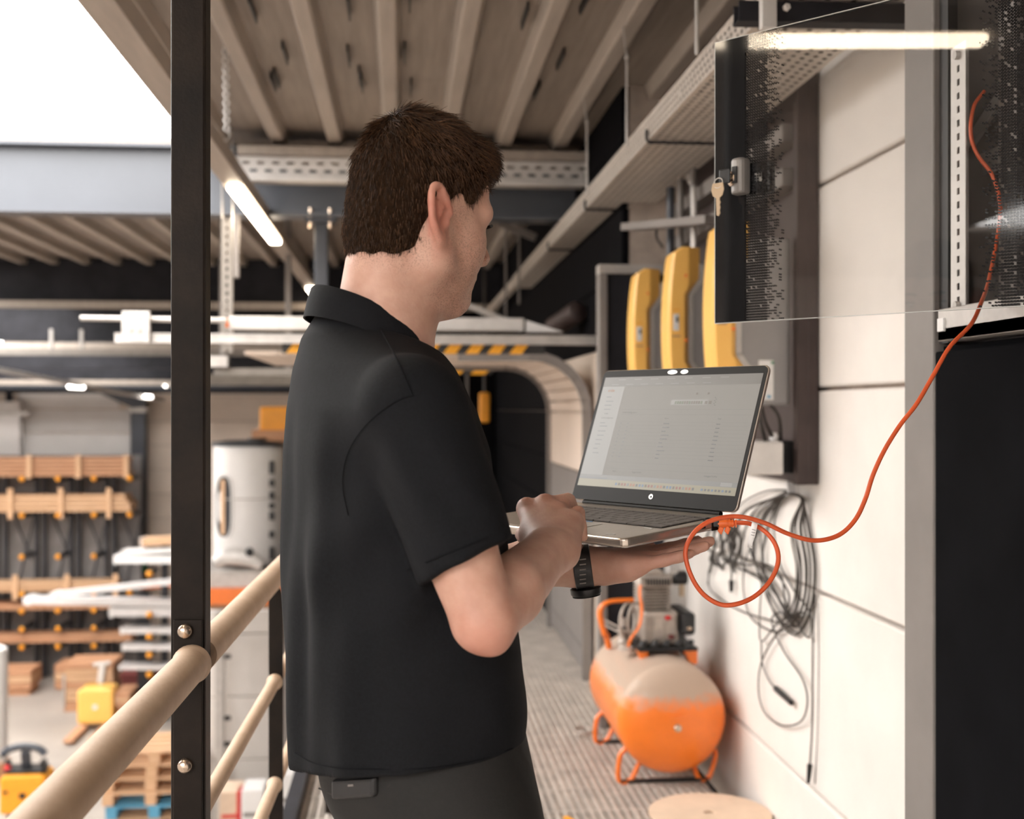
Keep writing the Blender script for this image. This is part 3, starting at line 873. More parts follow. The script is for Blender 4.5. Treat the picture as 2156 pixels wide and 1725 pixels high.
local_obj(MB().prism(kk, (-.017,-.013,-.011), (1,0,0), (0,0,1), (0,.002,0)), 'spare_key', M['brass'], ky, bevel=.0005, seg=1)
ring = [(-.017 + .009*math.cos(a), -.011+.006*math.sin(a)*.3, -.011 + .009*math.sin(a)) for a in [2*math.pi*i/16 for i in range(16)]]
local_obj(MB().tube(ring, .0009, 6, closed=True), 'key_ring', M['galv'], ky, smooth=True)

# ------------------------------------------------------------------ compressor
cm = root('air_compressor', (1.04, 4.8, 0), 'orange air compressor with dusty tank and bare pump head by the wall', 'compressor')
CXc, TZc, TRd = 1.035, .262, .212
# dusty-top tank material: dust lies on what faces up
dm = mat('dusty_orange_tank', (.92,.215,.02), .33, var=.05, scale=8, coat=.25)
nt = dm.node_tree; N = nt.nodes; L = nt.links
bs = N['Principled BSDF']
src = bs.inputs['Base Color'].links[0].from_socket
gm_ = N.new('ShaderNodeTexCoord'); sp2 = N.new('ShaderNodeSeparateXYZ'); L.new(gm_.outputs['Object'], sp2.inputs[0])
nz2 = N.new('ShaderNodeTexNoise'); nz2.inputs['Scale'].default_value = 14; nz2.inputs['Detail'].default_value = 6
ad = N.new('ShaderNodeMath'); ad.operation = 'MULTIPLY_ADD'; ad.inputs[1].default_value = .09; L.new(nz2.outputs['Fac'], ad.inputs[0]); L.new(sp2.outputs['Z'], ad.inputs[2])
mr2 = N.new('ShaderNodeMapRange'); mr2.inputs['From Min'].default_value = .352; mr2.inputs['From Max'].default_value = .412
L.new(ad.outputs[0], mr2.inputs['Value'])
mxc = N.new('ShaderNodeMixRGB'); mxc.inputs['Color2'].default_value = (.50,.375,.29,1); L.new(mr2.outputs[0], mxc.inputs['Fac']); L.new(src, mxc.inputs['Color1']); L.new(mxc.outputs[0], bs.inputs['Base Color'])
mrr = N.new('ShaderNodeMapRange'); mrr.inputs['To Min'].default_value = .3; mrr.inputs['To Max'].default_value = .9; L.new(mr2.outputs[0], mrr.inputs['Value']); L.new(mrr.outputs[0], bs.inputs['Roughness'])
M['tank'] = dm
TY0, TY1 = 4.50, 5.16
prf = []
for i in range(9):
    a = math.pi/2*i/8; prf.append((TRd*math.sin(a), -.085*math.cos(a)))
prf += [(TRd, .0), (TRd, TY1-TY0)]
for i in range(1, 9):
    a = math.pi/2*i/8; prf.append((TRd*math.cos(a), TY1-TY0+.085*math.sin(a)))
tk = MB().lathe(prf, (CXc, TY0, TZc), (0,1,0), 48).build('tank', M['tank'], cm, smooth=True, angle=60)
b = MB().tube(spline([(CXc-.055, TY0-.078, TZc+.055),(CXc-.035, TY0-.082, TZc+.035),(CXc, TY0-.086, TZc+.028),(CXc+.035, TY0-.082, TZc+.035),(CXc+.055, TY0-.077, TZc+.055)],5), .004, 6)
b.build('pressed_ridge', M['tank'], tk, smooth=True)
MB().lathe([(.014,-.004),(.014,.01),(.009,.012),(.009,.028),(0,.03)], (CXc+.005, TY0-.083, TZc-.018), (0,-1,.12), 12).build('plug', M['bolt'], tk, smooth=True)
# feet
for (y, nm) in ((TY0+.06, 'foot'), (TY1-.05, 'foot')):
    pts = spline([(CXc-.165, y, TZc-.13), (CXc-.19, y-.005, .10), (CXc-.195, y-.01, .012), (CXc-.15, y-.01, .010), (CXc-.11, y, TZc-.185)], 5)
    MB().tube(pts, .010, 8).build(nm, M['orange'], cm, smooth=True)
    pts = spline([(CXc+.165, y, TZc-.13), (CXc+.19, y-.005, .10), (CXc+.16, y-.01, .012), (CXc+.12, y-.01, .010), (CXc+.10, y, TZc-.185)], 5)
    MB().tube(pts, .010, 8).build(nm, M['orange'], cm, smooth=True)
    MB().box(CXc-.19, CXc+.16, y-.02, y, .0, .012).build('foot_bar', M['black'], cm)
# handle loop
MB().tube(spline([(CXc-.150, 5.02, .43),(CXc-.172, 5.0, .52),(CXc-.187, 5.0, .60),(CXc-.192, 5.0, .665),(CXc-.180, 5.0, .705),(CXc-.15, 5.0, .728),(CXc-.10, 5.0, .735),(CXc-.02, 5.0, .735)],6), .0135, 12).build('handle', M['orange'], cm, smooth=True)
# mounting brackets and base plate
for (x0, x1) in ((CXc-.10, CXc-.055), (CXc+.085, CXc+.145)):
    MB().prism([(0,0),(1,0),(1,-.085),(.55,-.085)], (x0, 4.66, .515), (x1-x0,0,0), (0,0,1), (0,.05,0)).build('bracket', M['orange'], cm, bevel=.003)
    MB().prism([(0,0),(1,0),(1,-.085),(.55,-.085)], (x0, 4.94, .515), (x1-x0,0,0), (0,0,1), (0,.05,0)).build('bracket', M['orange'], cm, bevel=.003)
MB().box(CXc-.11, CXc+.155, 4.64, 5.02, .515, .535).build('base_plate', M['black'], cm, bevel=.004)
b = MB()
for k in range(5):
    b.cyl((CXc-.09+.052*k, 4.66, .545), (CXc-.075+.052*k, 4.66, .575), .016, .012, n=8)
b.build('cable_glands', M['black'], cm)
# crank case
cc = MB().box(CXc-.075, CXc+.085, 4.70, 4.92, .535, .735).build('crankcase', M['duststeel'], cm, bevel=.014)
MB().box(CXc-.03, CXc+.02, 4.693, 4.70, .575, .705).build('cast_face', M['duststeel'], cc, bevel=.004)
for k in range(9):
    MB().box(CXc-.068, CXc-.048, 4.690, 4.70, .560+.018*k, .570+.018*k).build('fin', M['duststeel'], cc)
MB().lathe([(.014,0),(.014,.008),(.009,.012)], (CXc+.035, 4.70, .70), (0,-1,0), 12).build('oil_plug', M['red'], cc, smooth=True)
MB().lathe([(.015,0),(.015,.006),(.006,.008)], (CXc+.05, 4.70, .585), (0,-1,0), 12).build('sight_glass', M['darkred'], cc, smooth=True)
# cylinder with fins
for k in range(7):
    MB().box(CXc-.075, CXc+.055, 4.72, 4.90, .745+.019*k, .755+.019*k).build('cooling_fin', M['duststeel'], cm, bevel=.003, seg=1)
MB().box(CXc-.055, CXc+.04, 4.735, 4.885, .735, .88).build('cylinder', M['black'], cm)
hd = MB().box(CXc-.085, CXc+.06, 4.71, 4.91, .878, .945).build('cylinder_head', M['duststeel'], cm, bevel=.012)
for k in range(9):
    MB().box(CXc-.058+.0125*k, CXc-.052+.0125*k, 4.703, 4.712, .893, .933).build('vent_slot', M['black'], hd)
MB().prism([(-.05,0),(.05,0),(.035,.035),(-.02,.04)], (CXc-.02, 4.74, .945), (1,0,0), (0,0,1), (0,.12,0)).build('valve_cover', M['duststeel'], cm, bevel=.006)
MB().cyl((CXc+.055, 4.78, .96), (CXc+.09, 4.78, .955), .038, n=16).build('filter_neck', M['galv'], cm, smooth=True)
MB().cyl((CXc+.075, 4.77, .925), (CXc+.135, 4.77, .925), .042, n=20).build('air_filter', M['black'], cm, smooth=True, bevel=.004)
MB().box(CXc+.108, CXc+.126, 4.77, 4.79, .81, .885).build('brass_stub', M['brass'], cm)
MB().box(CXc+.09, CXc+.15, 4.66, 4.90, .60, .735).build('belt_guard', M['black'], cm, bevel=.014)
MB().lathe([(.011,0),(.011,.006),(.004,.008)], (CXc+.12, 4.66, .645), (0,-1,0), 10).build('guard_screw', M['bolt'], cm)
# flywheel rings, copper pipes, gauge
ring = [(CXc-.10 + .0*math.cos(a), 4.80 + .075*math.cos(a), .64 + .10*math.sin(a)) for a in [2*math.pi*i/24 for i in range(24)]]
b = MB()
for dx in (-.02, .015):
    ring = [(CXc-.105+dx + .045*math.cos(a), 4.78 + .05*math.cos(a), .665 + .105*math.sin(a)) for a in [2*math.pi*i/24 for i in range(24)]]
    b.tube(ring, .007, 7, closed=True)
b.build('flywheel_hoop', M['duststeel'], cm, smooth=True)
MB().tube(spline([(CXc-.085,4.69,.92),(CXc-.092,4.685,.85),(CXc-.085,4.68,.76),(CXc-.095,4.68,.66),(CXc-.13,4.69,.58),(CXc-.14,4.70,.53)],6), .007, 8).build('copper_pipe', M['orange'], cm, smooth=True)
MB().lathe([(.018,0),(.02,.02),(.014,.03),(.014,.05)], (CXc-.085,4.70,.90), (0,0,1), 10).build('elbow_fitting', M['duststeel'], cm, smooth=True)
b = MB().lathe([(.028,0),(.030,.02),(.022,.03),(.022,.07),(.026,.075),(.026,.095),(.014,.11),(.012,.16)], (CXc-.145,4.78,.52), (0,0,1), 14); b.build('pressure_switch', M['duststeel'], cm, smooth=True)
MB().lathe([(.024,0),(.024,.03)], (CXc-.145,4.78,.60), (0,0,1), 14).build('switch_cap', M['black'], cm, smooth=True)
for z in (.575, .605):
    MB().cyl((CXc-.19, 4.98, z+.01), (CXc-.14, 4.80, z), .005, n=6).build('thin_pipe', M['duststeel'], cm)
MB().lathe([(.042,0),(.042,.012),(.03,.018)], (CXc-.135,4.76,.475), (0,0,1), 16).build('flange', M['duststeel'], cm, smooth=True)
MB().tube([(CXc-.23+.03*math.cos(a)*1.3, 5.22+.06*math.sin(a), .02+.004*(a % 1)) for a in [2*math.pi*i/14 for i in range(28)]], .007, 6).build('floor_lead', M['duststeel'], cm, smooth=True)

# the pump is squat: bring its parts down onto the tank
for ch in cm.children_recursive:
    if ch.type != 'MESH' or ch.name.split('.')[0] in ('tank', 'foot', 'foot_bar', 'pressed_ridge', 'plug', 'floor_lead'): continue
    for v in ch.data.vertices:
        if v.co.z > .5: v.co.z = .488 + (v.co.z-.515)*.67
        if ch.name.split('.')[0] not in ('handle', 'bracket'): v.co.x = (CXc-1.04) + (v.co.x-(CXc-1.04))*.92
# ------------------------------------------------------------------ cardboard disc on the floor
dc = root('cardboard_disc', (1.075, 4.12, 0), 'round cardboard reel flange lying on the grating near the wall', 'disc')
b = MB()
n_ = 56
ro, ri, hh = .215, .022, .008
V = []; 
for (r_, z_) in ((ri,0),(ro,0),(ro,hh),(ri,hh)):
    for k in range(n_):
        a = 2*math.pi*k/n_
        x = math.cos(a)*r_; y = math.sin(a)*r_
        V.append(Vector((1.082+x, 4.10+y, .022+z_ + .0*y)))
F = []
for i in range(4):
    for k in range(n_):
        k2 = (k+1) % n_; j = (i+1) % 4
        F.append((i*n_+k, i*n_+k2, j*n_+k2, j*n_+k))
b.v = V; b.f = [f[::-1] for f in F]
b.build('flange', M['cardboard'], dc, smooth=True)
MB().lathe([(.07,0),(.07,.02)], (1.082, 4.10, .001), (0,0,1), 24).build('hub', M['cardboard'], dc)
ys = root('yellow_strap_end', (.7, 3.95, 0), 'short yellow strap end lying on the grating at the bottom edge', 'strap')
a = at(1190, 1718, 4.2); a.z = .008; c = at(1225, 1735, 4.1); c.z = .008
MB().bar(a, c, .02, .006).build('strap', M['yellow2'], ys)

# ------------------------------------------------------------------ cables hanging on the wall
def wallpts(L, X): return [onX(px, py, X) for (px, py) in L]
hg = wallpts([(1665, 1022)], WX-.02)[0]
wc2 = root('cable_bundle', (WX-.02, hg.y, .4), 'big coil of thin black cables hung on the white wall by a tie', 'cable coil')
random.seed(3)
def strand(L, X=WX-.012, r=.0034, nm='cable', m=None, closed=False):
    return MB().tube(spline(wallpts(L, X), 8, closed), r, 7, closed=closed).build(nm, m or M['cable'], wc2, smooth=True)
# thick right-hand bundle of loops
for k in range(9):
    j = lambda a=6: random.uniform(-a, a)
    xo = 1716 - 9*k*.55 + j(3)
    bot = 1335 - 10*k + j(14)
    lf = 1610 - 9*k + j(14)
    strand([(1660+j(3),1038+j(3)),(1690+j(3),1052+j(4)),(xo-10,1110+j()),(xo+2,1190+j()),(xo-2,1260+j()),(xo-22+j(),1310+j()),(1660+j(14),bot),(1625+j(14),bot-60+j()),(lf,1170+j(14)),(lf+20,1085+j()),(1648+j(4),1042+j(3))], WX-.012-.003*k, closed=True)
for L in ([(1660,1032),(1610,1035),(1560,1062),(1525,1110),(1500,1170),(1490,1230)],
          [(1655,1045),(1620,1080),(1580,1150),(1565,1210),(1570,1270),(1590,1310),(1640,1330),(1680,1300)],
          [(1650,1042),(1630,1100),(1640,1180),(1670,1240),(1705,1290),(1705,1340),(1690,1330),(1670,1290)],
          [(1600,1110),(1605,1200),(1600,1290),(1603,1350),(1640,1310),(1690,1290)],
          [(1680,1290),(1640,1330),(1605,1390),(1597,1450),(1610,1500),(1645,1527),(1685,1520),(1700,1480),(1690,1430),(1650,1370),(1625,1310),(1640,1290),(1690,1300)],
          [(1603,1350),(1605,1395),(1618,1430),(1634,1452)],
          [(1716,1250),(1712,1340),(1711,1430),(1710,1530),(1705,1615)],
          [(1722,1270),(1724,1380),(1722,1520),(1716,1650)],
          [(1492,1200),(1495,1240),(1530,1270),(1570,1290),(1620,1305),(1670,1320)]):
    strand(L, WX-.018, .0030 if L[0] != (1722,1270) else .0012)
cn = wallpts([(1634,1450),(1666,1480)], WX-.018)
MB().cyl(cn[0], cn[1], .011, .009, n=10).build('connector', M['black'], wc2, smooth=True)
cn = wallpts([(1705,1610),(1702,1648)], WX-.018)
MB().cyl(cn[0], cn[1], .009, .006, n=10).build('connector', M['black'], wc2, smooth=True)
tl = wallpts([(1663,1012),(1668,1030)], WX-.02)
MB().bar(tl[0]+Vector((0,0,.02)), tl[1]-Vector((0,0,.02)), .012, .03, (1,0,0)).build('white_tie', M['white'], wc2, bevel=.003)
# smaller tangle with plugs
wc3 = root('plug_tangle', onX(1520, 1200, WX-.02), 'small tangle of dark leads with plugs hung left of the big coil', 'cables')
random.seed(9)
def strand3(L, r=.004):
    MB().tube(spline(wallpts(L, WX-.02), 6), r, 6).build('lead', M['cable'], wc3, smooth=True)
for k in range(9):
    x = 1495 + k*7.5
    strand3([(1518+random.uniform(-8,8),1095),(x+random.uniform(-8,8),1120),(x+random.uniform(-12,12),1150),(x+random.uniform(-8,8),1175+random.uniform(-8,20)),(x+random.uniform(-10,10),1200+random.uniform(-25,8))], .0055)
strand3([(1530,1120),(1537,1160),(1540,1200),(1540,1225)])
p = wallpts([(1540,1222),(1540,1246)], WX-.02); MB().cyl(p[0], p[1], .011, .008, n=10).build('plug', M['black'], wc3, smooth=True)
# ================================================================== THE HALL BELOW, AT LEFT
def hx(px, d): return at(px, 862, d).x
def hz(py, d): return CAMZ + (CY-py)/FPX*d

# white wall section with rounded corner and the dark column
ws = root('white_wall_board', at(150, 960, 25), 'white wall board above the timber racks, rounded at its upper corner', 'board')
d = 25.2
pts = [(hx(38,d), hz(985,d)), (hx(272,d), hz(985,d)), (hx(272,d), hz(880,d)), (hx(266,d), hz(850,d)), (hx(245,d), hz(832,d)), (hx(215,d), hz(826,d)), (hx(38,d), hz(822,d))]
yb = at(150, 900, d).y
for (z0, z1, i) in ((985, 912, 0), (910, 862, 1), (860, 826, 2)):
    MB().box(hx(40,d), hx(272 if i < 2 else 250, d), yb, yb+.06, hz(z0,d), hz(z1,d)).build('board', M['wall_pale'], ws, bevel=.02)
pc = root('pale_wall_column', at(20, 990, 24.8), 'pale wall column at the left edge above the timber', 'column')
MB().box(hx(-40,24.8), hx(41,24.8), yb-.3, yb, hz(985,24.8), hz(845,24.8)).build('shaft', M['wall_pale'], pc)
MB().box(hx(-40,24.8), hx(60,24.8), yb-.34, yb-.3, hz(875,24.8), hz(866,24.8)).build('rail', M['galv'], pc)
MB().box(hx(12,24.8), hx(24,24.8), yb-.3, yb-.2, hz(845,24.8), hz(812,24.8)).build('hanger', M['darksteel'], pc)
dc_ = root('dark_steel_column', at(288, 1400, 25), 'dark steel column standing against the far wall', 'column')
MB().box(hx(273,24.9), hx(303,24.9), yb-.35, yb-.05, ZF, hz(822,24.9)).build('shaft', M['beam'], dc_, bevel=.01)
MB().prism([(0,0),(.0,-.35),(-.75,0)], (hx(278,24.9), yb-.2, hz(826,24.9)), (1,0,0), (0,0,1), (0,.06,0)).build('haunch', M['beam'], dc_)
MB().box(hx(268,24.8), hx(306,24.8), yb-.38, yb-.35, hz(868,24.8), hz(858,24.8)).build('clamp', M['galv'], dc_)
sg = root('safety_signs', at(288, 1200, 24.7), 'red and green safety signs on the dark column', 'sign')
MB().box(hx(273,24.7), hx(301,24.7), yb-.40, yb-.385, hz(1162,24.7), hz(1147,24.7)).build('red_sign', M['red'], sg)
MB().box(hx(279,24.7), hx(294,24.7), yb-.405, yb-.40, hz(1160,24.7), hz(1149,24.7)).build('white_symbol', M['white'], sg)
MB().box(hx(273,24.7), hx(303,24.7), yb-.40, yb-.385, hz(1208,24.7), hz(1184,24.7)).build('green_sign', M['green'], sg)
MB().box(hx(282,24.7), hx(294,24.7), yb-.405, yb-.40, hz(1203,24.7), hz(1190,24.7)).build('white_symbol', M['white'], sg)

# cantilever rack with timber bundles
D1 = 23.4
ck = root('cantilever_rack', (hx(130,D1), at(130,900,D1).y, ZF), 'dark cantilever rack with orange arm tips holding timber on the far wall', 'rack')
yk = at(130, 900, D1).y
MB().box(hx(-120,D1), hx(272,D1), yk+.95, yk+1.0, ZF, hz(962,D1)).build('back_screen', M['netgrey'], ck)
for px in (-20, 62, 135, 210):
    for s_ in (-8, 8):
        MB().box(hx(px+s_,D1)-.03, hx(px+s_,D1)+.03, yk+.75, yk+.85, ZF, hz(985,D1)).build('upright', M['rackdark'], ck)
    MB().bar((hx(px,D1), yk+.9, hz(1380,D1)), (hx(px+66,D1), yk+.9, hz(1090,D1)), .03, .02).build('brace', M['rackdark'], ck)
    MB().bar((hx(px+60,D1), yk+.9, hz(1190,D1)), (hx(px,D1), yk+.9, hz(1040,D1)), .03, .02).build('brace', M['rackdark'], ck)
for py in (1008, 1085, 1172, 1250, 1286, 1324, 1362):
    for px in (48, 122, 196, 270):
        a = MB().box(hx(px,D1)-.03, hx(px,D1)+.03, yk+.02, yk+.8, hz(py,D1)-.05, hz(py,D1)+.03).build('arm', M['rackdark'], ck)
        MB().ball((hx(px,D1), yk, hz(py,D1)), (.055,.04,.055), 10, 7).build('arm_tip', M['yellow2'], a, smooth=True)

def timber(name, label, px0, px1, py_top, py_bot, nb, slats, m, dd=D1, tilt=0, slat_ext=14):
    r = root(name, (hx((px0+px1)/2,dd), yk, hz(py_bot,dd)), label, 'timber bundle')
    zt, zb = hz(py_top,dd), hz(py_bot,dd)
    for k in range(nb):
        z0 = zb + (zt-zb)*k/nb; z1 = zb + (zt-zb)*(k+1)/nb - .015
        y0 = yk+.08 + random.uniform(-.02,.02)
        b = MB(); x0, x1 = hx(px0,dd)+random.uniform(-.1,.1), hx(px1,dd)+random.uniform(-.12,.02)
        b.box(x0, x1, y0, y0+.6, z0, z1); b.build('batten', m, r)
    for px in slats:
        MB().box(hx(px-5,dd), hx(px+5,dd), yk-.0, yk+.06, hz(py_bot+slat_ext,dd), hz(py_top-slat_ext,dd)).build('upright_slat', M['wood'], r)
    return r
timber('timber_bundle', 'topmost timber bundle on the far rack, pale slats across it', -60, 268, 962, 1003, 5, (62, 163, 262), M['woodred'], slat_ext=4)
timber('timber_bundle', 'second timber bundle from the top, with upright slats sticking out', -60, 270, 1042, 1078, 4, (24, 127, 226), M['wood'])
timber('timber_bundle', 'thin timber bundle on the middle rack level with short upright slats', -60, 245, 1226, 1246, 3, (34, 140, 240), M['wood'], slat_ext=16)
timber('timber_bundle', 'dull timber layer low on the far rack', -60, 272, 1338, 1354, 2, (), M['woodred'])
timber('timber_bundle', 'thin brown timber layer under the grey profiles', -60, 240, 1272, 1284, 2, (), M['woodred'])

# pale long profiles lying on the rack
D2 = 20.5
yk2 = at(300, 900, D2).y
def bar_(px0, py0, px1, py1, th, m, label, dd=D2, group='pale profiles on the rack', wy=.3):
    p0, p1 = at(px0,py0,dd), at(px1,py1,dd)
    r = root('long_profile', p0, label, 'profile', group)
    MB().bar(p0, p1, wy, th/FPX*dd).build('profile', m, r)
    MB().bar(p0+(p1-p0)*.02, p0+(p1-p0)*.05, wy+.02, th/FPX*dd*1.25).build('end_band', M['white'], r)
    return r
bar_(110, 1252, 380, 1222, 10, M['pipe'], 'long grey profile slanting up to the post', D2-.6)
bar_(55, 1262, 380, 1268, 14, M['pipe'], 'long pale profile stack reaching farthest left')
bar_(235, 1286, 380, 1286, 18, M['pipe'], 'short thick pale profile stack by the post')
bar_(258, 1325, 380, 1325, 12, M['pipe'], 'upper of the three thin white profiles by the post')
bar_(262, 1360, 380, 1360, 12, M['pipe'], 'middle of the three thin white profiles by the post')
bar_(256, 1402, 380, 1402, 9, M['pipe'], 'lowest of the three thin white profiles by the post')
bar_(245, 1176, 380, 1176, 16, M['white'], 'white profile bundle sticking out level with the signs')
bar_(262, 1162, 380, 1156, 10, M['white'], 'thin white profile lying on the white bundle')
bar_(300, 1140, 380, 1136, 16, M['wood'], 'short timber piece above the white bundle by the post')
bar_(290, 1233, 380, 1230, 8, M['orange'], 'reddish profile between the grey ones by the post', D2+.5)
rk2 = root('profile_rack', (hx(320,D2), yk2, ZF), 'nearer dark rack by the post with orange arm tips and pale profiles', 'rack')
MB().box(hx(331,D2), hx(345,D2), yk2+.3, yk2+.42, ZF, hz(1140,D2)).build('upright', M['rackdark'], rk2)
MB().box(hx(280,D2), hx(305,D2), yk2+.35, yk2+.45, ZF, hz(1255,D2)).build('upright', M['rackdark'], rk2)
for py in (1205, 1290, 1336, 1374, 1415):
    a = MB().box(hx(320,D2)-.03, hx(320,D2)+.03, yk2-.2, yk2+.35, hz(py,D2)-.05, hz(py,D2)+.03).build('arm', M['rackdark'], rk2)
    MB().ball((hx(320,D2), yk2-.22, hz(py,D2)), (.055,.05,.055), 10, 7).build('arm_tip', M['yellow2'], a, smooth=True)
db = root('dark_red_crate', at(290, 1440, 21.5), 'dark red crate on the hall floor by the racks', 'crate')
p = at(292, 1448, 21.2)
MB().box(hx(250,21), hx(335,21), p.y, p.y+.6, p.z, p.z+.20).build('body', M['darkred'], db, bevel=.02)
MB().box(hx(250,21)-.03, hx(335,21)+.03, p.y-.03, p.y+.63, p.z+.20, p.z+.24).build('rim', M['darkred'], db)
MB().box(hx(255,21), hx(330,21), p.y, p.y+.6, ZF, p.z).build('plinth', M['rackdark'], db)

# pallets
def pallet(parent, x, y, z, m, w=1.2, dpt=.8):
    """EUR pallet, long side to the viewer; part of a stack thing"""
    t = root('pallet_tmp', (x, y, z)) if parent is None else parent
    parts = []
    for k in range(5):
        yy = y + k*(dpt-.1)/4
        parts.append(MB().box(x, x+w, yy, yy+.1, z+.122, z+.144).build('deck_board', m, t))
    for xx in (x, x+w/2-.06, x+w-.12):
        parts.append(MB().box(xx, xx+.12, y, y+dpt, z+.10, z+.122).build('stringer', m, t))
        for yy in (y, y+dpt/2-.06, y+dpt-.12):
            parts.append(MB().box(xx, xx+.12, yy, yy+.12, z+.022, z+.10).build('block', m, t))
        parts.append(MB().box(xx, xx+.12, y, y+dpt, z, z+.022).build('bottom_board', m, t))
    return parts
D3 = 13.2
p0 = at(213, 1585, D3)
z = p0.z - .144; k = 0
while z > ZF - .2:
    m_ = M['blue'] if k == 4 else M['wood']
    lab = {0: 'topmost wooden pallet of the stack beside the post', 4: 'blue painted pallet in the wooden pallet stack'}.get(k, 'plain wooden pallet in the stack, %s' % ['','directly under the topmost','third from the top','just above the blue one','','just below the blue one'][k] if k < 6 else 'plain wooden pallet low in the stack, %s below the blue one' % ['second','third','fourth','fifth','sixth','seventh','eighth'][min(k-6,6)])
    t = root('pallet', (p0.x+.5, p0.y+.4, max(z,ZF)), lab, 'pallet', 'stacked wooden pallets')
    pallet(t, p0.x + random.uniform(-.02,.03) + (.02 if k else .05), p0.y+random.uniform(-.02,.02), z, m_, 1.05)
    k += 1
    if z - .15 < ZF: break
    z -= .15

# electric pallet trucks
def truck(name, label, px, py_bot, dd, w, h, handle):
    p = at(px, py_bot, dd)
    p.z = ZF
    r = root(name, p, label, 'pallet truck')
    z0 = ZF + .12
    M_ = M['yellow']
    prof = [(-w/2, 0), (w/2, 0), (w/2, h*.9), (w/2-.06, h), (-w/2+.06, h), (-w/2, h*.9)]
    MB().prism(prof, (p.x, p.y, z0), (1,0,0), (0,0,1), (0,.45,0)).build('hood', M_ if not handle else M['yellow2'], r, bevel=.04)
    MB().box(p.x-.04, p.x+.04, p.y-.012, p.y, z0+h*.42, z0+h*.55).build('badge', M['white'] if not handle else M['black'], r)
    for s_ in (-1, 1):
        MB().box(p.x+s_*.2-.08, p.x+s_*.2+.08, p.y+.4 if handle else p.y-.9, p.y+1.5 if handle else p.y, ZF+.05, ZF+.11).build('fork', M['woodred'] if not handle else M['black'], r, bevel=.01)
        MB().cyl((p.x+s_*w*.35-.03, p.y+.2, ZF+.07), (p.x+s_*w*.35+.03, p.y+.2, ZF+.07), .07, n=14).build('wheel', M['black'], r, smooth=True)
        if handle:
            MB().box(p.x+s_*w*.36-.03, p.x+s_*w*.36+.03, p.y-.01, p.y, z0+h*.55, z0+h*.62).build('vent', M['black'], r)
            MB().box(p.x+s_*w*.38-.03, p.x+s_*w*.38+.03, p.y+.1, p.y+.2, z0+h, z0+h+.16).build('side_guard', M['black'], r)
    if handle:
        MB().box(p.x-.25, p.x+.25, p.y+.05, p.y+.35, z0+h, z0+h+.06).build('deck', M['black'], r, bevel=.02)
        MB().bar((p.x, p.y+.2, z0+h), (p.x+.01, p.y+.1, z0+h+.30), .12, .10).build('tiller_arm', M['beam'], r, bevel=.02)
        MB().tube(spline([(p.x-.28,p.y+.05,z0+h+.26),(p.x-.18,p.y+.07,z0+h+.33),(p.x,p.y+.08,z0+h+.36),(p.x+.18,p.y+.07,z0+h+.33),(p.x+.28,p.y+.05,z0+h+.26)],5), .05, 8).build('tiller_head', M['beam'], r, smooth=True)
        MB().ball((p.x-.22, p.y+.1, z0+h+.07), .05, 10, 7).build('red_button', M['red'], r, smooth=True)
    else:
        MB().bar((p.x, p.y+.4, z0+h), (p.x+.02, p.y+.5, z0+h+.35), .10, .10).build('tiller_arm', M['galv'], r)
        MB().cyl((p.x-.14, p.y+.48, z0+h+.30), (p.x+.14, p.y+.48, z0+h+.33), .045, n=10).build('tiller_head', M['galv'], r)
    return r
truck('pallet_truck', 'bright yellow pallet truck standing on the lit hall floor', 200, 1540, 20.1, .60, .60, False)
truck('pallet_truck', 'orange pallet truck with black tiller at the lower left corner', 47, 1730, 15.6, .60, .52, True)

# timber and boxes on the floor near the yellow truck
ld = root('loaded_pallet', at(185, 1490, 21.5), 'pallet of stacked wood offcuts behind the yellow truck', 'loaded pallet')
p = at(135, 1490, 21.4); x1 = hx(240,21.4)
for k in range(7):
    zz = p.z + k*.115
    MB().box(p.x+.04*random.random(), x1-.05*random.random(), p.y, p.y+.8, zz, zz+.10).build('board_layer', M['wood'] if k % 3 else M['woodred'], ld)
MB().box(p.x-.02, p.x+.02, p.y-.03, p.y, p.z, p.z+.6).build('edge_strip', M['galv'], ld)
MB().box(p.x, x1, p.y, p.y+.8, ZF, p.z).build('base', M['woodred'], ld)
for (px0, px1, py0, py1, dd, lab) in ((-40, 62, 1452, 1412, 22.5, 'low wooden crate by the left edge of the picture'), (115, 145, 1450, 1398, 23.0, 'small brown box behind the loaded pallet'), (240, 272, 1488, 1460, 20.2, 'flat pile of planks right of the yellow truck')):
    p = at(px0, py0, dd); x1 = hx(px1, dd)
    r = root('wood_crate', p, lab, 'crate')
    n_ = 3
    for k in range(n_):
        zz = p.z + (hz(py1,dd)-p.z)*k/n_
        MB().box(p.x, x1, p.y, p.y+.7, zz, zz+(hz(py1,dd)-p.z)/n_*.86).build('board', M['wood'] if k % 2 else M['woodred'], r)
    MB().box(p.x+.05, x1-.05, p.y+.05, p.y+.65, ZF, p.z+.01).build('bearer', M['woodred'], r)
lp2 = root('pale_pillar', at(0, 1590, 17.5), 'pale round-topped pillar at the left picture edge', 'pillar')
p = at(-14, 1590, 17.4)
MB().lathe([(.2,0),(.2,1.5),(.19,1.56),(.12,1.6)], (p.x, p.y, p.z), (0,0,1), 18).build('shaft', M['wall_pale'], lp2, smooth=True)
MB().lathe([(.24,0),(.24,.3)], (p.x, p.y, ZF), (0,0,1), 18).build('foot', M['woodred'], lp2)
MB().lathe([(.2,0),(.2,p.z-ZF-.29)], (p.x, p.y, ZF+.3), (0,0,1), 18).build('lower_shaft', M['wall_pale'], lp2, smooth=True)

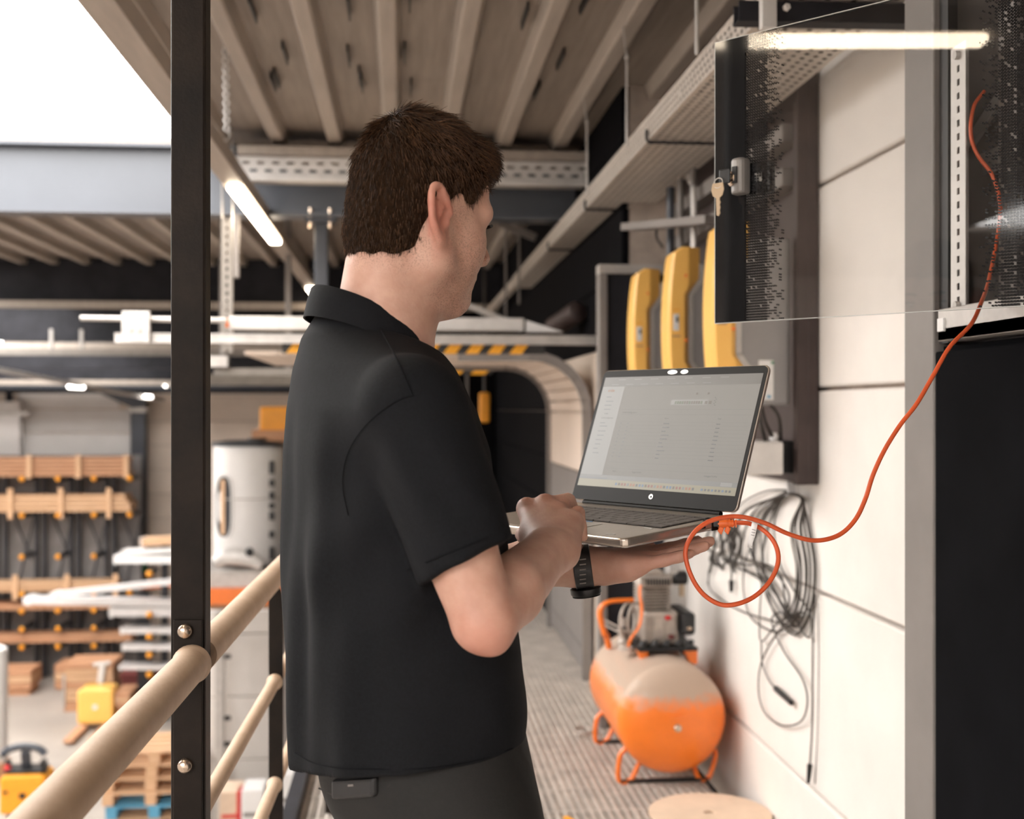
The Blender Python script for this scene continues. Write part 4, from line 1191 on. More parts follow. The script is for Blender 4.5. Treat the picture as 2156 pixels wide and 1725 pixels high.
# right of the post: storage rack with the big white tank, white partition behind
pw = root('wall_partition', (-2, 14, ZF), kind='structure')
D4 = 13.6
yp = at(500, 1400, D4).y
zz = ZF
while zz < hz(1285, D4):
    MB().box(hx(430,D4), hx(960,D4), yp, yp+.1, zz+.006, min(zz+.72, hz(1285,D4))-.006).build('panel', M['wall'], pw, bevel=.006, seg=1)
    zz += .72
bc = root('blue_grey_column', (hx(462,13.2), at(462,1400,13.2).y, ZF), 'blue-grey column standing just right of the black post', 'column')
MB().box(hx(452,13.2), hx(469,13.2), yp-.35, yp-.2, ZF, hz(1290,13.2)).build('shaft', M['galv'], bc)
for py in (1387, 1518, 1573):
    MB().box(hx(469,13.2), hx(482,13.2), yp-.3, yp-.25, hz(py,13.2)-.02, hz(py,13.2)+.02).build('stub', M['darksteel'], bc)
D5 = 11.2
ysf = at(520, 1240, D5).y
sh = root('storage_shelf', (hx(520,D5), ysf, ZF), 'high storage shelf with orange front beam under the white tank', 'shelf')
MB().box(hx(380,D5), hx(760,D5), ysf, ysf+1.1, hz(1238,D5), hz(1203,D5)).build('deck', M['galv'], sh)
MB().box(hx(380,D5), hx(760,D5), ysf-.06, ysf-.001, hz(1270,D5), hz(1236,D5)).build('front_beam', M['orange'], sh)
MB().box(hx(380,D5), hx(760,D5), ysf+.5, ysf+1.1, hz(1300,D5), hz(1240,D5)).build('crate_layer', M['woodred'], sh)
for px in (400, 745):
    MB().box(hx(px,D5)-.05, hx(px,D5)+.05, ysf, ysf+.1, ZF, hz(1238,D5)).build('upright', M['rackdark'], sh)
tkr = root('white_tank', (hx(522,D5), ysf+.45, hz(1203,D5)), 'white cylindrical storage tank with oval hatch standing on the shelf', 'tank')
xc = hx(520,D5+.4); yc = ysf+.5; R_ = .335
zb, zt = hz(1195,D5), hz(940,D5)
MB().lathe([(R_-.01,0),(R_,.02),(R_,zt-zb-.03),(R_-.015,zt-zb)], (xc,yc,zb), (0,0,1), 48).build('shell', M['white'], tkr, smooth=True)
MB().lathe([(R_+.012,0),(R_+.012,.035),(R_*.6,.05),(R_*.3,.055)], (xc,yc,zt-.005), (0,0,1), 48).build('lid', M['rackdark'], tkr, smooth=True)
MB().lathe([(.09,0),(.09,.03)], (xc+.1,yc-.1,zt+.04), (0,0,1), 20).build('cap', M['black'], tkr)
def on_tank(px, py):
    r = at(px, py, 1.0) - Vector((0,0,CAMZ)); o = Vector((0,0,CAMZ))
    ex, ey = o.x-xc, o.y-yc
    a = r.x**2+r.y**2; b_ = 2*(ex*r.x+ey*r.y); c_ = ex*ex+ey*ey-(R_+.004)**2
    t = (-b_-math.sqrt(max(0,b_*b_-4*a*c_)))/(2*a)
    return o + r*t
# oval hatch wrapped on the shell
oc = [(472 + 17*math.copysign(abs(math.cos(a))**.7, math.cos(a)), 1067 + 66*math.copysign(abs(math.sin(a))**.6, math.sin(a))) for a in [2*math.pi*i/28 for i in range(28)]]
b = MB(); V = [on_tank(*q) for q in oc]; c = sum(V, Vector())/len(V)
c = Vector((c.x, c.y, c.z)); cen = on_tank(474, 1067)
b.v = V+[cen]; b.f = [(i, (i+1) % 28, 28) for i in range(28)]
hatch = b.build('oval_hatch', M['rackdark'], tkr)
MB().tube(V, .012, 6, closed=True).build('hatch_rim', M['white'], tkr, smooth=True)
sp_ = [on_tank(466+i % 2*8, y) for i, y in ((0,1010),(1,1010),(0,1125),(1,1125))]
b = MB(); b.v = [v+ (v-Vector((xc,yc,v.z))).normalized()*.006 for v in sp_]; b.f = [(0,1,3,2)]; b.build('hatch_reflection', M['wood'], hatch)  # strip of flat colour standing in for a reflection on the hatch
for py, hh_ in ((984, 14), (1017, 8), (1043, 8), (1065, 6), (1086, 9), (1125, 8), (1165, 14)):
    q = on_tank(572, py)
    MB().box(q.x-.03, q.x+.03, q.y-.02, q.y+.01, q.z-hh_/FPX*D5, q.z+hh_/FPX*D5).build('nozzle', M['black'], tkr, bevel=.01)
ring = [(xc+(R_+.003)*math.cos(a), yc+(R_+.003)*math.sin(a), hz(1054,D5)) for a in [2*math.pi*i/40 for i in range(40)]]
MB().tube(ring, .006, 5, closed=True).build('band', M['galv'], tkr, smooth=True)
bg_ = root('wrapped_bundle', (hx(500,10.9), ysf+.1, hz(1203,D5)), 'pale wrapped bundle lying at the foot of the white tank', 'bundle')
q0 = at(452, 1180, 10.95); q1 = at(552, 1182, 10.95)
MB().tube(spline([q0+Vector((0,0,-.02)), q0.lerp(q1,.3)+Vector((0,0,.04)), q0.lerp(q1,.7)+Vector((0,0,.03)), q1+Vector((0,0,-.03))],6), [.05+.035*math.sin(math.pi*i/18) for i in range(19)], 12).build('wrap', M['galv_white'], bg_, smooth=True)
MB().ball(at(525, 1163, 10.9), (.04,.04,.045), 10, 8).build('dark_knot', M['black'], bg_, smooth=True)
yb_ = root('yellow_case', at(575, 930, 12.5), 'yellow-brown case above the white tank, half hidden by the man', 'case')
p = at(547, 930, 12.3)
MB().box(p.x, hx(760,12.3), p.y, p.y+.6, p.z, hz(856,12.3)).build('case', M['yellow2'], yb_, bevel=.02)
MB().box(p.x-.08, hx(760,12.3), p.y-.02, p.y+.6, p.z, p.z+.12).build('base_band', M['woodred'], yb_)
MB().box(p.x+.1, hx(760,12.3), p.y, p.y+.6, ZF, p.z).build('support', M['greypanel'], yb_)
# cartons at the bottom, right of the post
for (px0, px1, py0, dd, m_, lab) in ((462, 505, 1668, 12.6, M['cardboard'], 'beige carton with a red edge at the foot of the white partition'), (508, 555, 1664, 12.5, M['white'], 'white sack-like carton in the middle by the second railing post'), (590, 640, 1630, 11.9, M['white'], 'tall white printed carton right of the second railing post')):
    p = at(px0, py0, dd); x1 = hx(px1, dd)
    r = root('carton', (p.x, p.y, ZF), lab, 'carton')
    MB().box(p.x, x1, p.y, p.y+.4, ZF, p.z).build('box', m_, r, bevel=.015)
    MB().box(p.x+.02, x1-.02, p.y-.004, p.y, p.z-.28, p.z-.24).build('print', M['greypanel'] if m_ is M['white'] else M['red'], r)
    for k in range(5 if px0 == 590 else 0):
        MB().box(p.x+.03, x1-.06, p.y-.004, p.y, p.z-.36-.05*k, p.z-.345-.05*k).build('print', M['greypanel'], r)
    if px0 == 462:
        MB().box(x1-.035, x1+.004, p.y-.006, p.y+.2, ZF+.3, p.z).build('red_edge', M['red'], r)

# far lamps on a hall trunking
fl = root('hall_light_row', at(230, 820, 19), 'row of small lit lamps on a trunking across the far hall at left', 'light')
MB().bar(at(-20, 775, 16.5), at(340, 842, 22), .10, .06).build('channel', M['galv'], fl)
for (px, py, dd) in ((153, 811, 18.8), (300, 832, 21)):
    p = at(px, py, dd)
    MB().bar(p-Vector((.13,-.2,.015)), p+Vector((.13,.2,-.03)), .08, .06).build('lamp', M['ledfar'], fl, bevel=.02)
f2 = root('angled_strip_light', at(20, 740, 17.5), 'bright slanting strip light at the left edge under the dark beams', 'light')
MB().bar(at(-25, 700, 17.5), at(20, 742, 17.5), .10, .07).build('lamp', M['ledfar'], f2)
MB().bar(at(20, 742, 17.5), at(200, 738, 17.5), .08, .05).build('channel', M['galv_dull'], f2)
f3 = root('corner_strip_light', at(345, 800, 23.0), 'small slanting strip light beside the black post', 'light')
MB().bar(at(326, 792, 23.4), at(352, 812, 23.4), .10, .07).build('lamp', M['ledfar'], f3)
MB().bar(at(352, 812, 23.4), at(420, 806, 23.4), .10, .07).build('channel', M['galv'], f3)
q_ = at(400, 806, 23.4); MB().box(q_.x-.02, q_.x+.02, q_.y-.02, q_.y+.02, q_.z, ZR-.065).build('drop_rod', M['galv'], f3)
# ================================================================== LAPTOP AND PATCH CABLE
Hr = Vector((.33, 1.75, -.1575))
A50 = math.radians(50)
er = Vector((math.cos(A50), -math.sin(A50), 0))                       # to the laptop's right (camera-aligned metres)
ef = Vector((-math.sin(A50)*.235, -math.cos(A50)*.235, -.017)).normalized()   # towards the man
eu = ef.cross(er).normalized()
if eu.z < 0: eu = -eu
su = Vector((math.sin(A50)*.081, math.cos(A50)*.081, .2217)).normalized()     # up the screen
sn = er.cross(su).normalized()
if sn.dot(ef) < 0: sn = -sn                                            # screen normal, towards the man
LW, LD, LT, LH = .357, .235, .0125, .236
def cw(v): return c2w(v.x, v.y, v.z)
def cwd(v):
    return cw(v) - cw(Vector((0,0,0)))
H0 = cw(Hr - er*LW)                                                   # left hinge corner (world)
ER, EF, EU, SU, SN = [cwd(v) for v in (er, ef, eu, su, sn)]
def bp_(r, f, u): return H0 + ER*r + EF*f + EU*u                      # base coordinates
def sp3(r, t, n): return H0 + ER*r + SU*t + SN*n + EU*.004            # screen coordinates
lap = root('laptop', bp_(LW/2, LD/2, -LT), 'slim silver laptop held open by the man, network page on screen', 'laptop')
def slab(P, r0, r1, a0, a1, n0, n1, rad=.010):
    """rounded rectangle slab in frame P"""
    pts = []
    for (cx, cy, s0) in ((r1-rad, a0+rad, -90), (r1-rad, a1-rad, 0), (r0+rad, a1-rad, 90), (r0+rad, a0+rad, 180)):
        for k in range(6):
            a = math.radians(s0 + 90*k/5)
            pts.append((cx+rad*math.cos(a), cy+rad*math.sin(a)))
    n = len(pts)
    b = MB()
    b.v = [P(x, y, n0) for x, y in pts] + [P(x, y, n1) for x, y in pts]
    f = [tuple(range(n))[::-1], tuple(range(n, 2*n))] + [(i, (i+1) % n, n+(i+1) % n, n+i) for i in range(n)]
    A = b.v[0]; nrm_ = (b.v[6]-b.v[0]).cross(b.v[12]-b.v[6])
    if nrm_.dot(b.v[n]-b.v[0]) < 0: f = [q[::-1] for q in f]
    b.f = f
    return b
base = slab(bp_, 0, LW, -.004, LD, -LT, 0, .012).build('base', M['alu'], lap, bevel=.0035, seg=3)
# darker underside rim
slab(bp_, .006, LW-.006, .004, LD-.008, -LT-.002, -LT, .01).build('underside', M['galv'], lap)
# lid
lid = slab(sp3, 0, LW, .002, LH, -.0058, 0, .010).build('lid', M['alu'], lap, bevel=.0015)
bz = slab(sp3, .0015, LW-.0015, .0022, LH-.0018, .0002, .0010, .009).build('bezel', M['bezel'], lid)
# display
dm_ = bpy.data.materials.new('display_panel'); dm_.use_nodes = True
b_ = dm_.node_tree.nodes['Principled BSDF']
b_.inputs['Base Color'].default_value = (.06,.055,.05,1); b_.inputs['Roughness'].default_value = .45; b_.inputs['Specular IOR Level'].default_value = .3
_nz = dm_.node_tree.nodes.new('ShaderNodeTexNoise'); _nz.inputs['Scale'].default_value = 900
_mr = dm_.node_tree.nodes.new('ShaderNodeMapRange'); _mr.inputs['To Min'].default_value = .30; _mr.inputs['To Max'].default_value = .38
dm_.node_tree.links.new(_nz.outputs['Fac'], _mr.inputs['Value']); dm_.node_tree.links.new(_mr.outputs[0], b_.inputs['Emission Strength'])
b_.inputs['Emission Color'].default_value = (.60,.56,.50,1)
M['display'] = dm_
def em2(name, c, s=.32, base=(.05,.05,.05)):
    return mat(name, base, .4, emit=c, estr=s, var=.01)
M['ui_dark'] = em2('ui_dark', (.27,.24,.20)); M['ui_line'] = em2('ui_line', (.46,.44,.40)); M['ui_text'] = em2('ui_text', (.19,.18,.18))
M['ui_orange'] = em2('ui_orange', (.85,.30,.12)); M['ui_task'] = em2('ui_task', (.70,.60,.36)); M['ui_green'] = em2('ui_green', (.20,.26,.12)); M['ui_white'] = em2('ui_white', (.8,.78,.74))
M['ui_side'] = em2('ui_side', (.66,.62,.56)); M['ui_brown'] = em2('ui_brown', (.26,.19,.13)); M['ui_blue'] = em2('ui_blue', (.2,.36,.6)); M['ui_red'] = em2('ui_red', (.6,.16,.10)); M['ui_grey'] = em2('ui_grey', (.40,.40,.40))
sr0, sr1, st0, st1 = .008, LW-.008, .026, LH-.014
SWd, SHt = sr1-sr0, st1-st0
def ui(s0, s1, t0, t1, m, name='screen_patch', lift=.0013, parent=None):
    """s, t in 0..1 from top left of the display"""
    a, c = sr0+SWd*s0, sr0+SWd*s1
    z1, z0 = st1-SHt*t0, st1-SHt*t1
    b = MB(); b.v = [sp3(a,z0,lift), sp3(c,z0,lift), sp3(c,z1,lift), sp3(a,z1,lift)]
    n_ = (b.v[1]-b.v[0]).cross(b.v[2]-b.v[1])
    b.f = [(0,1,2,3) if n_.dot(SN) > 0 else (3,2,1,0)]
    return b.build(name, m, parent or lid)
disp = ui(0, 1, 0, 1, M['display'], 'display', .0012)
ui(0, 1, 0, .088, M['ui_dark'], 'browser_bar', .00135)
ui(0, 1, .935, 1, M['ui_task'], 'task_bar', .00135)
ui(0, 1, .895, .935, M['ui_line'], 'status_band', .00132)
ui(0, .155, .088, .895, M['ui_side'], 'side_menu', .00132)
ui(.97-.065, .97, .900, .930, M['ui_side'], 'button', .00140)
for t in (.30, .345, .775, .83): ui(.175, .985, t, t+.0025, M['ui_line'], 'rule', .00136)
for k in range(11): ui(.175, .985, .41+.031*k, .4115+.031*k, M['ui_line'], 'rule', .00136)
fcache = {}
def text(s, sx_, t, h, m, lift=.0015, bold=0):
    cu = bpy.data.curves.new('lettering', 'FONT'); cu.body = s; cu.size = h*SHt*1.35
    if bold: cu.offset = bold
    ob = bpy.data.objects.new('lettering_tmp', cu); COL.objects.link(ob)
    dg = bpy.context.evaluated_depsgraph_get()
    me = bpy.data.meshes.new_from_object(ob.evaluated_get(dg))
    bpy.data.objects.remove(ob)
    me.materials.clear(); me.materials.append(m)
    for v in me.vertices:
        p = sp3(sr0+SWd*sx_+v.co.x, st1-SHt*t+v.co.y, lift)
        v.co = p - OFF[lap]
    me.update()
    if len(me.polygons):
        me.calc_loop_triangles()
        if me.polygons[0].normal.dot(SN) < 0: me.flip_normals()
    o = bpy.data.objects.new('lettering', me); COL.objects.link(o); o.parent = lid; OFF[o] = OFF[lap]
    return o
text('aruba', .045, .135, .026, M['ui_orange'], bold=.00012)
text('VLAN Configuration', .185, .335, .015, M['ui_text'])
text('VLAN', .06, .345, .013, M['ui_text'])
text('VLAN Configuration', .045, .385, .013, M['ui_text'])
text('Name', .475, .385, .014, M['ui_text'])
text('Type', .80, .385, .014, M['ui_text'])
text('Tagged VLANs', .35, .862, .013, M['ui_text'])
text('Untagged VLANs', .80, .862, .014, M['ui_text'])
text('Name', .22, .862, .012, M['ui_text'])
random.seed(21)
def dash(s, t, w, m=None, h=.008): ui(s, s+w, t-h/2, t+h/2, m or M['ui_text'], 'print_dash', .0015)
for k, t in enumerate((.185,.225,.262,.30,.425,.455,.50,.54,.58,.62,.66,.70)): dash(.045+.004*(k % 2), t, .03+.03*random.random(), M['ui_grey'])
for k in range(10):
    dash(.475, .425+.0335*k, .02+.03*random.random()); dash(.80, .425+.0335*k, .022+.008*random.random()); dash(.235, .425+.0335*k, .012, M['ui_grey']); dash(.19, .425+.0335*k, .006, M['ui_grey'], .010)
for k in range(7): dash(.06+.10*k, .07, .05, M['ui_line'], .006); dash(.10+.11*k, .025, .05, M['ui_line'], .006)
# switch drawing
ui(.49, .72, .215, .262, M['ui_side'], 'switch_drawing', .00138)
for k in range(12):
    ui(.515+.0145*k, .5265+.0145*k, .228, .254, M['ui_green'] if k in (0,1,2,3,6,11) else M['ui_brown'], 'port', .0015)
ui(.70, .716, .228, .254, M['ui_brown'], 'port', .0015); ui(.725, .741, .228, .254, M['ui_brown'], 'port', .0015)
for s_ in (.635, .705): ui(s_, s_+.012, .155, .172, M['ui_brown'], 'lock_icon', .0015)
for k in range(6): dash(.755+.006*(k % 2), .20+.013*k, .006, M['ui_text'], .006)
for k in range(26):
    ui(.26+.0195*k, .272+.0195*k, .956, .978, M[['ui_blue','ui_text','ui_orange','ui_grey','ui_red','ui_brown'][(k*5+k//3) % 6]], 'task_icon', .0015)
for k in range(9): dash(.80+.02*k, .968, .012, M['ui_text'] if k % 3 else M['ui_blue'], .018)
ui(0, .195, .917, .930, M['ui_grey'], 'progress_bar', .0015)
# maker's roundel under the display, camera bar above
M['logo'] = mat('logo_silver', (.85,.80,.74), .25, .6, var=.02)
cx_, cz_ = LW*.51, .0155
ring = [sp3(cx_+.0042*math.cos(a), cz_+.0042*math.sin(a), .0013) for a in [2*math.pi*i/24 for i in range(24)]]
b = MB(); b.v = ring; b.f = [tuple(range(24))]
if (ring[6]-ring[0]).cross(ring[12]-ring[6]).dot(SN) < 0: b.f = [tuple(range(24))[::-1]]
lg = b.build('logo_disc', M['logo'], lid)
b = MB()
for (x0, y0, x1, y1) in ((-.0016,-.0016,-.0006,.0026), (-.0011,.0008,.0002,.0008), (.0002,.0008,-.0003,-.0014), (.0004,-.0030,.0014,.0010), (.0009,.0009,.0024,.0009), (.0024,.0009,.0018,-.0014), (.0018,-.0014,.0004,-.0014)):
    b.bar(sp3(cx_+x0, cz_+y0, .0015), sp3(cx_+x1, cz_+y1, .0015), .00055, .0003, SN)
b.build('logo_mark', M['bezel'], lid)
cmx = LW*.47
for (dx, w_) in ((-.006,.021), (.020,.016)):
    pts = [sp3(cmx+dx+w_/2*math.cos(a), LH-.0078+.0036*math.sin(a), .0014) for a in [2*math.pi*i/20 for i in range(20)]]
    b = MB(); b.v = pts; b.f = [tuple(range(20))]
    if (pts[5]-pts[0]).cross(pts[10]-pts[5]).dot(SN) < 0: b.f = [tuple(range(20))[::-1]]
    b.build('camera_cover', M['logo'], lid)
# keyboard deck: well and keys
kb = slab(bp_, .018, LW-.018, .030, .140, .0001, .0004, .004).build('keyboard', M['bezel'], lap)
k0 = None
rows_ = [15, 15, 15, 14, 13, 9]
for j, nk in enumerate(rows_):
    fa = .032 + j*.0178; fb = fa + (.0100 if j == 0 else .0158)
    if j == 0: fa += .004; fb += .002
    ww = (LW-.040)/nk
    for i in range(nk):
        r0_ = .020+ww*i+.0011; r1_ = .020+ww*(i+1)-.0011
        b = MB()
        c = bp_((r0_+r1_)/2, (fa+fb)/2, .0011)
        b.obox(c, ER*(r1_-r0_)/2, EF*(fb-fa)/2, EU*.0007)
        b.build('key', M['key'], kb)
# touchpad
slab(bp_, LW/2-.075, LW/2+.055, .150, .226, .0002, .0005, .006).build('touchpad', M['alu'], lap)
MB().obox(bp_(LW/2+.02, .147, .0006), ER*.006, EF*.0012, EU*.0004).build('touchpad_light', M['ui_blue'], lap)
for (r_, f_) in ((LW-.035, .150), (LW-.045, .215)):
    MB().obox(bp_(r_, f_, .0004), ER*.008, EF*.0022, EU*.0003).build('sticker', M['galv_white'], lap)
# hinge bar and side ports
MB().cyl(bp_(.03, -.002, .001), bp_(LW-.03, -.002, .001), .0045, n=12).build('hinge', M['bezel'], lap, smooth=True)
MB().obox(bp_(LW+.0002, .075, -.006), ER*.0006, EF*.006, EU*.0022).build('card_slot', M['bezel'], lap)
MB().obox(bp_(LW+.0002, .045, -.008), ER*.0008, EF*.010, EU*.006).build('network_port', M['bezel'], lap)

# patch cable: plug, boot, loop, run up to the cabinet
pcr = root('patch_cable', at(1640, 1130, 1.75), 'orange network cable looping from the laptop up to the cabinet', 'cable')
def cpt(L): return [at(px, py, d) for (px, py, d) in L]
P0 = cpt([(1503,1102,1.722),(1547,1102,1.715)])
CL = [(1545,1100,1.715),(1580,1103,1.70),(1612,1120,1.69),(1634,1150,1.68),(1638,1185,1.67),(1620,1225,1.66),(1588,1256,1.65),(1550,1272,1.64),(1515,1272,1.64),(1480,1250,1.64),(1455,1212,1.64),(1443,1165,1.645),(1455,1130,1.65),(1480,1105,1.655),(1515,1091,1.66),(1560,1088,1.665),(1610,1101,1.67),(1660,1124,1.68),(1715,1138,1.69),(1765,1127,1.70),(1800,1095,1.71),(1822,1050,1.72),(1838,1000,1.73),(1862,948,1.74),(1895,895,1.75),(1930,850,1.76),(1965,790,1.78),(2000,730,1.80),(2045,682,1.84),(2068,632,1.90),(2082,590,1.96),(2100,500,2.02),(2106,430,2.04),(2090,370,2.05),(2058,325,2.06),(2044,280,2.06),(2050,225,2.07),(2072,192,2.09)]
MB().tube(spline(cpt(CL), 8), .0033, 12).build('cable', M['cableorange'], pcr, smooth=True)
dirp = (P0[1]-P0[0]).normalized()
mid = (P0[0]+P0[1])/2
sdv = dirp.cross(Vector((0,0,1))).normalized()
b = MB().obox(P0[0]-dirp*.004, dirp*.012, sdv*.006, (0,0,.0045)); b.build('plug', M['black'], pcr, bevel=.001)
bt = MB().tube([P0[0]+dirp*.006, P0[0]+dirp*.012, P0[1]-dirp*.004, P0[1]], [.0062,.0066,.0050,.0038], 12).build('boot', M['plugorange'], pcr, smooth=True)
for k in range(4):
    MB().tube([mid+dirp*(.002+.0045*k), mid+dirp*(.0042+.0045*k)], .0066-.0003*k, 12).build('boot_rib', M['plugorange'], bt, smooth=True)
for s_ in (0, .006):
    c = P0[0]+dirp*(.010+s_*1.6)
    MB().obox(c+Vector((0,0,-.009)), dirp*.0028+Vector((0,0,-.003)), sdv*.004, dirp*.002+Vector((0,0,.0045))).build('latch', M['plugorange'], pcr, bevel=.0012)
# white paper tag
tgp = [at(1588,1099,1.685), at(1594,1101,1.685), at(1590,1120,1.68), at(1583,1136,1.68), at(1577,1153,1.68)]
b = MB()
V = []
for i, (xa, ya) in enumerate(((1584,1099),(1581,1112),(1578,1126),(1575,1140),(1574,1152))):
    V += [at(xa, ya, 1.685), at(xa+12-(2 if i > 2 else 0), ya+3, 1.679)]
b.v = V; b.f = [(2*i, 2*i+1, 2*i+3, 2*i+2) for i in range(4)]
tg_ = b.build('paper_tag', M['white'], pcr, smooth=True)
sm = tg_.modifiers.new('solid', 'SOLIDIFY'); sm.thickness = .0006
for i in range(7):
    a = V[2].lerp(V[8], (i+.3)/7) + (V[3]-V[2])*.2; c = V[3].lerp(V[9], (i+.3)/7) - (V[3]-V[2])*.15
    vdir = (at(0,0,.01)-at(0,0,.02)).normalized()
    MB().bar(a+Vector((0,-.0008,0)), c+Vector((0,-.0008,0)), .0006, .0007).build('tag_print', M['ui_text'], tg_)
# ================================================================== THE MAN (distance-field surfaces in camera-aligned metres)
class Field:
    def __init__(s, lo, hi, h):
        s.lo = np.array(lo, np.float32); s.h = h
        s.n = np.ceil((np.array(hi)-np.array(lo))/h).astype(int)+1
        s.a = np.full(s.n, .2, np.float32)
    def sl(s, lo, hi):
        i0 = np.clip(np.floor((np.array(lo)-s.lo)/s.h).astype(int), 0, s.n); i1 = np.clip(np.ceil((np.array(hi)-s.lo)/s.h).astype(int)+1, 0, s.n)
        ax = [s.lo[k]+s.h*np.arange(i0[k], i1[k], dtype=np.float32) for k in range(3)]
        return tuple(slice(i0[k], i1[k]) for k in range(3)), np.meshgrid(*ax, indexing='ij', sparse=True)
    def put(s, fn, lo, hi, k=.01, op='add'):
        S, P = s.sl(lo, hi)
        a = s.a[S]
        if a.size == 0: return
        d = fn(*P).astype(np.float32)
        if op == 'add':
            hh = np.maximum(k-np.abs(a-d), 0)/k
            s.a[S] = np.minimum(a, d)-hh*hh*k*.25
        elif op == 'sub':
            d = -d
            hh = np.maximum(k-np.abs(a-d), 0)/k
            s.a[S] = np.maximum(a, d)+hh*hh*k*.25
        elif op == 'and':
            hh = np.maximum(k-np.abs(a-d), 0)/k
            s.a[S] = np.maximum(a, d)+hh*hh*k*.25
    def cone(s, p0, p1, r0, r1, k=.01, op='add'):
        p0 = np.array(p0, float); p1 = np.array(p1, float); R = max(r0, r1)+k+.02
        d = p1-p0; L2 = d@d
        def fn(x, y, z):
            t = np.clip(((x-p0[0])*d[0]+(y-p0[1])*d[1]+(z-p0[2])*d[2])/L2, 0, 1)
            return np.sqrt((x-p0[0]-t*d[0])**2+(y-p0[1]-t*d[1])**2+(z-p0[2]-t*d[2])**2)-(r0+(r1-r0)*t)
        s.put(fn, np.minimum(p0, p1)-R, np.maximum(p0, p1)+R, k, op)
    def ell(s, c, axes, k=.01, op='add'):
        """axes: three vectors (half lengths)"""
        c = np.array(c, float); A = np.array(axes, float); Ls = np.linalg.norm(A, axis=1); U = A/Ls[:, None]; R = Ls.max()+k+.02
        def fn(x, y, z):
            q = [((x-c[0])*U[i,0]+(y-c[1])*U[i,1]+(z-c[2])*U[i,2]) for i in range(3)]
            k0 = np.sqrt(sum((q[i]/Ls[i])**2 for i in range(3)))
            k1 = np.sqrt(sum((q[i]/Ls[i]**2)**2 for i in range(3)))+1e-6
            return k0*(k0-1)/k1
        s.put(fn, c-R, c+R, k, op)
    def mesh(s):
        """naive surface nets -> vertices (camera-aligned), quads"""
        a = s.a; ins = a < 0
        c = ins[:-1,:-1,:-1].astype(np.int8)
        for dx in (0,1):
            for dy in (0,1):
                for dz in (0,1):
                    if dx+dy+dz: c += ins[dx:a.shape[0]-1+dx, dy:a.shape[1]-1+dy, dz:a.shape[2]-1+dz]
        I = np.argwhere((c > 0) & (c < 8))
        idx = np.full(c.shape, -1, np.int32); idx[I[:,0],I[:,1],I[:,2]] = np.arange(len(I))
        acc = np.zeros((len(I),3), np.float32); cnt = np.zeros(len(I), np.float32)
        corners = [(x,y,z) for x in (0,1) for y in (0,1) for z in (0,1)]
        val = {q: a[I[:,0]+q[0], I[:,1]+q[1], I[:,2]+q[2]] for q in corners}
        for p in corners:
            for ax in range(3):
                if p[ax]: continue
                q = list(p); q[ax] = 1; q = tuple(q)
                m = (val[p] < 0) != (val[q] < 0)
                t = np.where(m, val[p]/np.where(m, val[p]-val[q], 1), 0)
                pos = np.array(p, np.float32)[None].repeat(len(I), 0); pos[:,ax] += t
                acc[m] += pos[m]; cnt[m] += 1
        V = s.lo + s.h*(I + acc/np.maximum(cnt,1)[:,None])
        F = []
        for ax in range(3):
            u, w = (ax+1) % 3, (ax+2) % 3
            sl0 = [slice(None)]*3; sl1 = [slice(None)]*3
            sl0[ax] = slice(0,-1); sl1[ax] = slice(1,None)
            e0, e1 = ins[tuple(sl0)], ins[tuple(sl1)]
            E = np.argwhere(e0 != e1)
            E = E[(E[:,u] > 0) & (E[:,w] > 0) & (E[:,u] < c.shape[u]) & (E[:,w] < c.shape[w])]
            flip = ~e0[E[:,0],E[:,1],E[:,2]]
            def g(du, dw):
                q = E.copy(); q[:,u] -= du; q[:,w] -= dw
                return idx[q[:,0],q[:,1],q[:,2]]
            Q = np.stack([g(1,1), g(0,1), g(0,0), g(1,0)], 1)
            Q[flip] = Q[flip][:, ::-1]
            F.append(Q)
        F = np.concatenate(F); F = F[(F >= 0).all(1)]
        return V.astype(np.float32), F

def to_world(V):
    c, s_ = math.cos(TH), math.sin(TH)
    out = np.empty_like(V)
    out[:,0] = V[:,0]*c+V[:,1]*s_; out[:,1] = -V[:,0]*s_+V[:,1]*c; out[:,2] = V[:,2]+CAMZ
    return out

def pc(px, py, d): return np.array([(px-CX)/FPX*d, d, (CY-py)/FPX*d])

# frames
FT = math.radians(70); tF = np.array([math.sin(FT), math.cos(FT), 0]); tR = np.array([math.cos(FT), -math.sin(FT), 0]); UP = np.array([0,0,1.])
FH = math.radians(50); PT = math.radians(11)
hv = np.array([math.cos(FH), -math.sin(FH), 0])
hu = np.array([math.sin(FH)*math.cos(PT), math.cos(FH)*math.cos(PT), -math.sin(PT)])
hw = np.cross(hv, hu)
HC = np.array([-.113, 1.50, .275])
def hp(u, v, w): return HC + hu*u + hv*v + hw*w
def hax(u=0, v=0, w=0): return hu*u + hv*v + hw*w

SH_R = np.array([-.114, 1.335, .005]); EL_R = np.array([-.030, 1.285, -.229]); WR_R = pc(1166, 1148, 1.50)
SH_L = np.array([-.235, 1.665, .005]); EL_L = np.array([-.165, 1.715, -.275]); WR_L = np.array([.104, 1.712, -.227])
NK = np.array([-.172, 1.495, .05])

bf = Field((-.42, 1.12, -1.47), (.36, 2.0, .46), .0042)
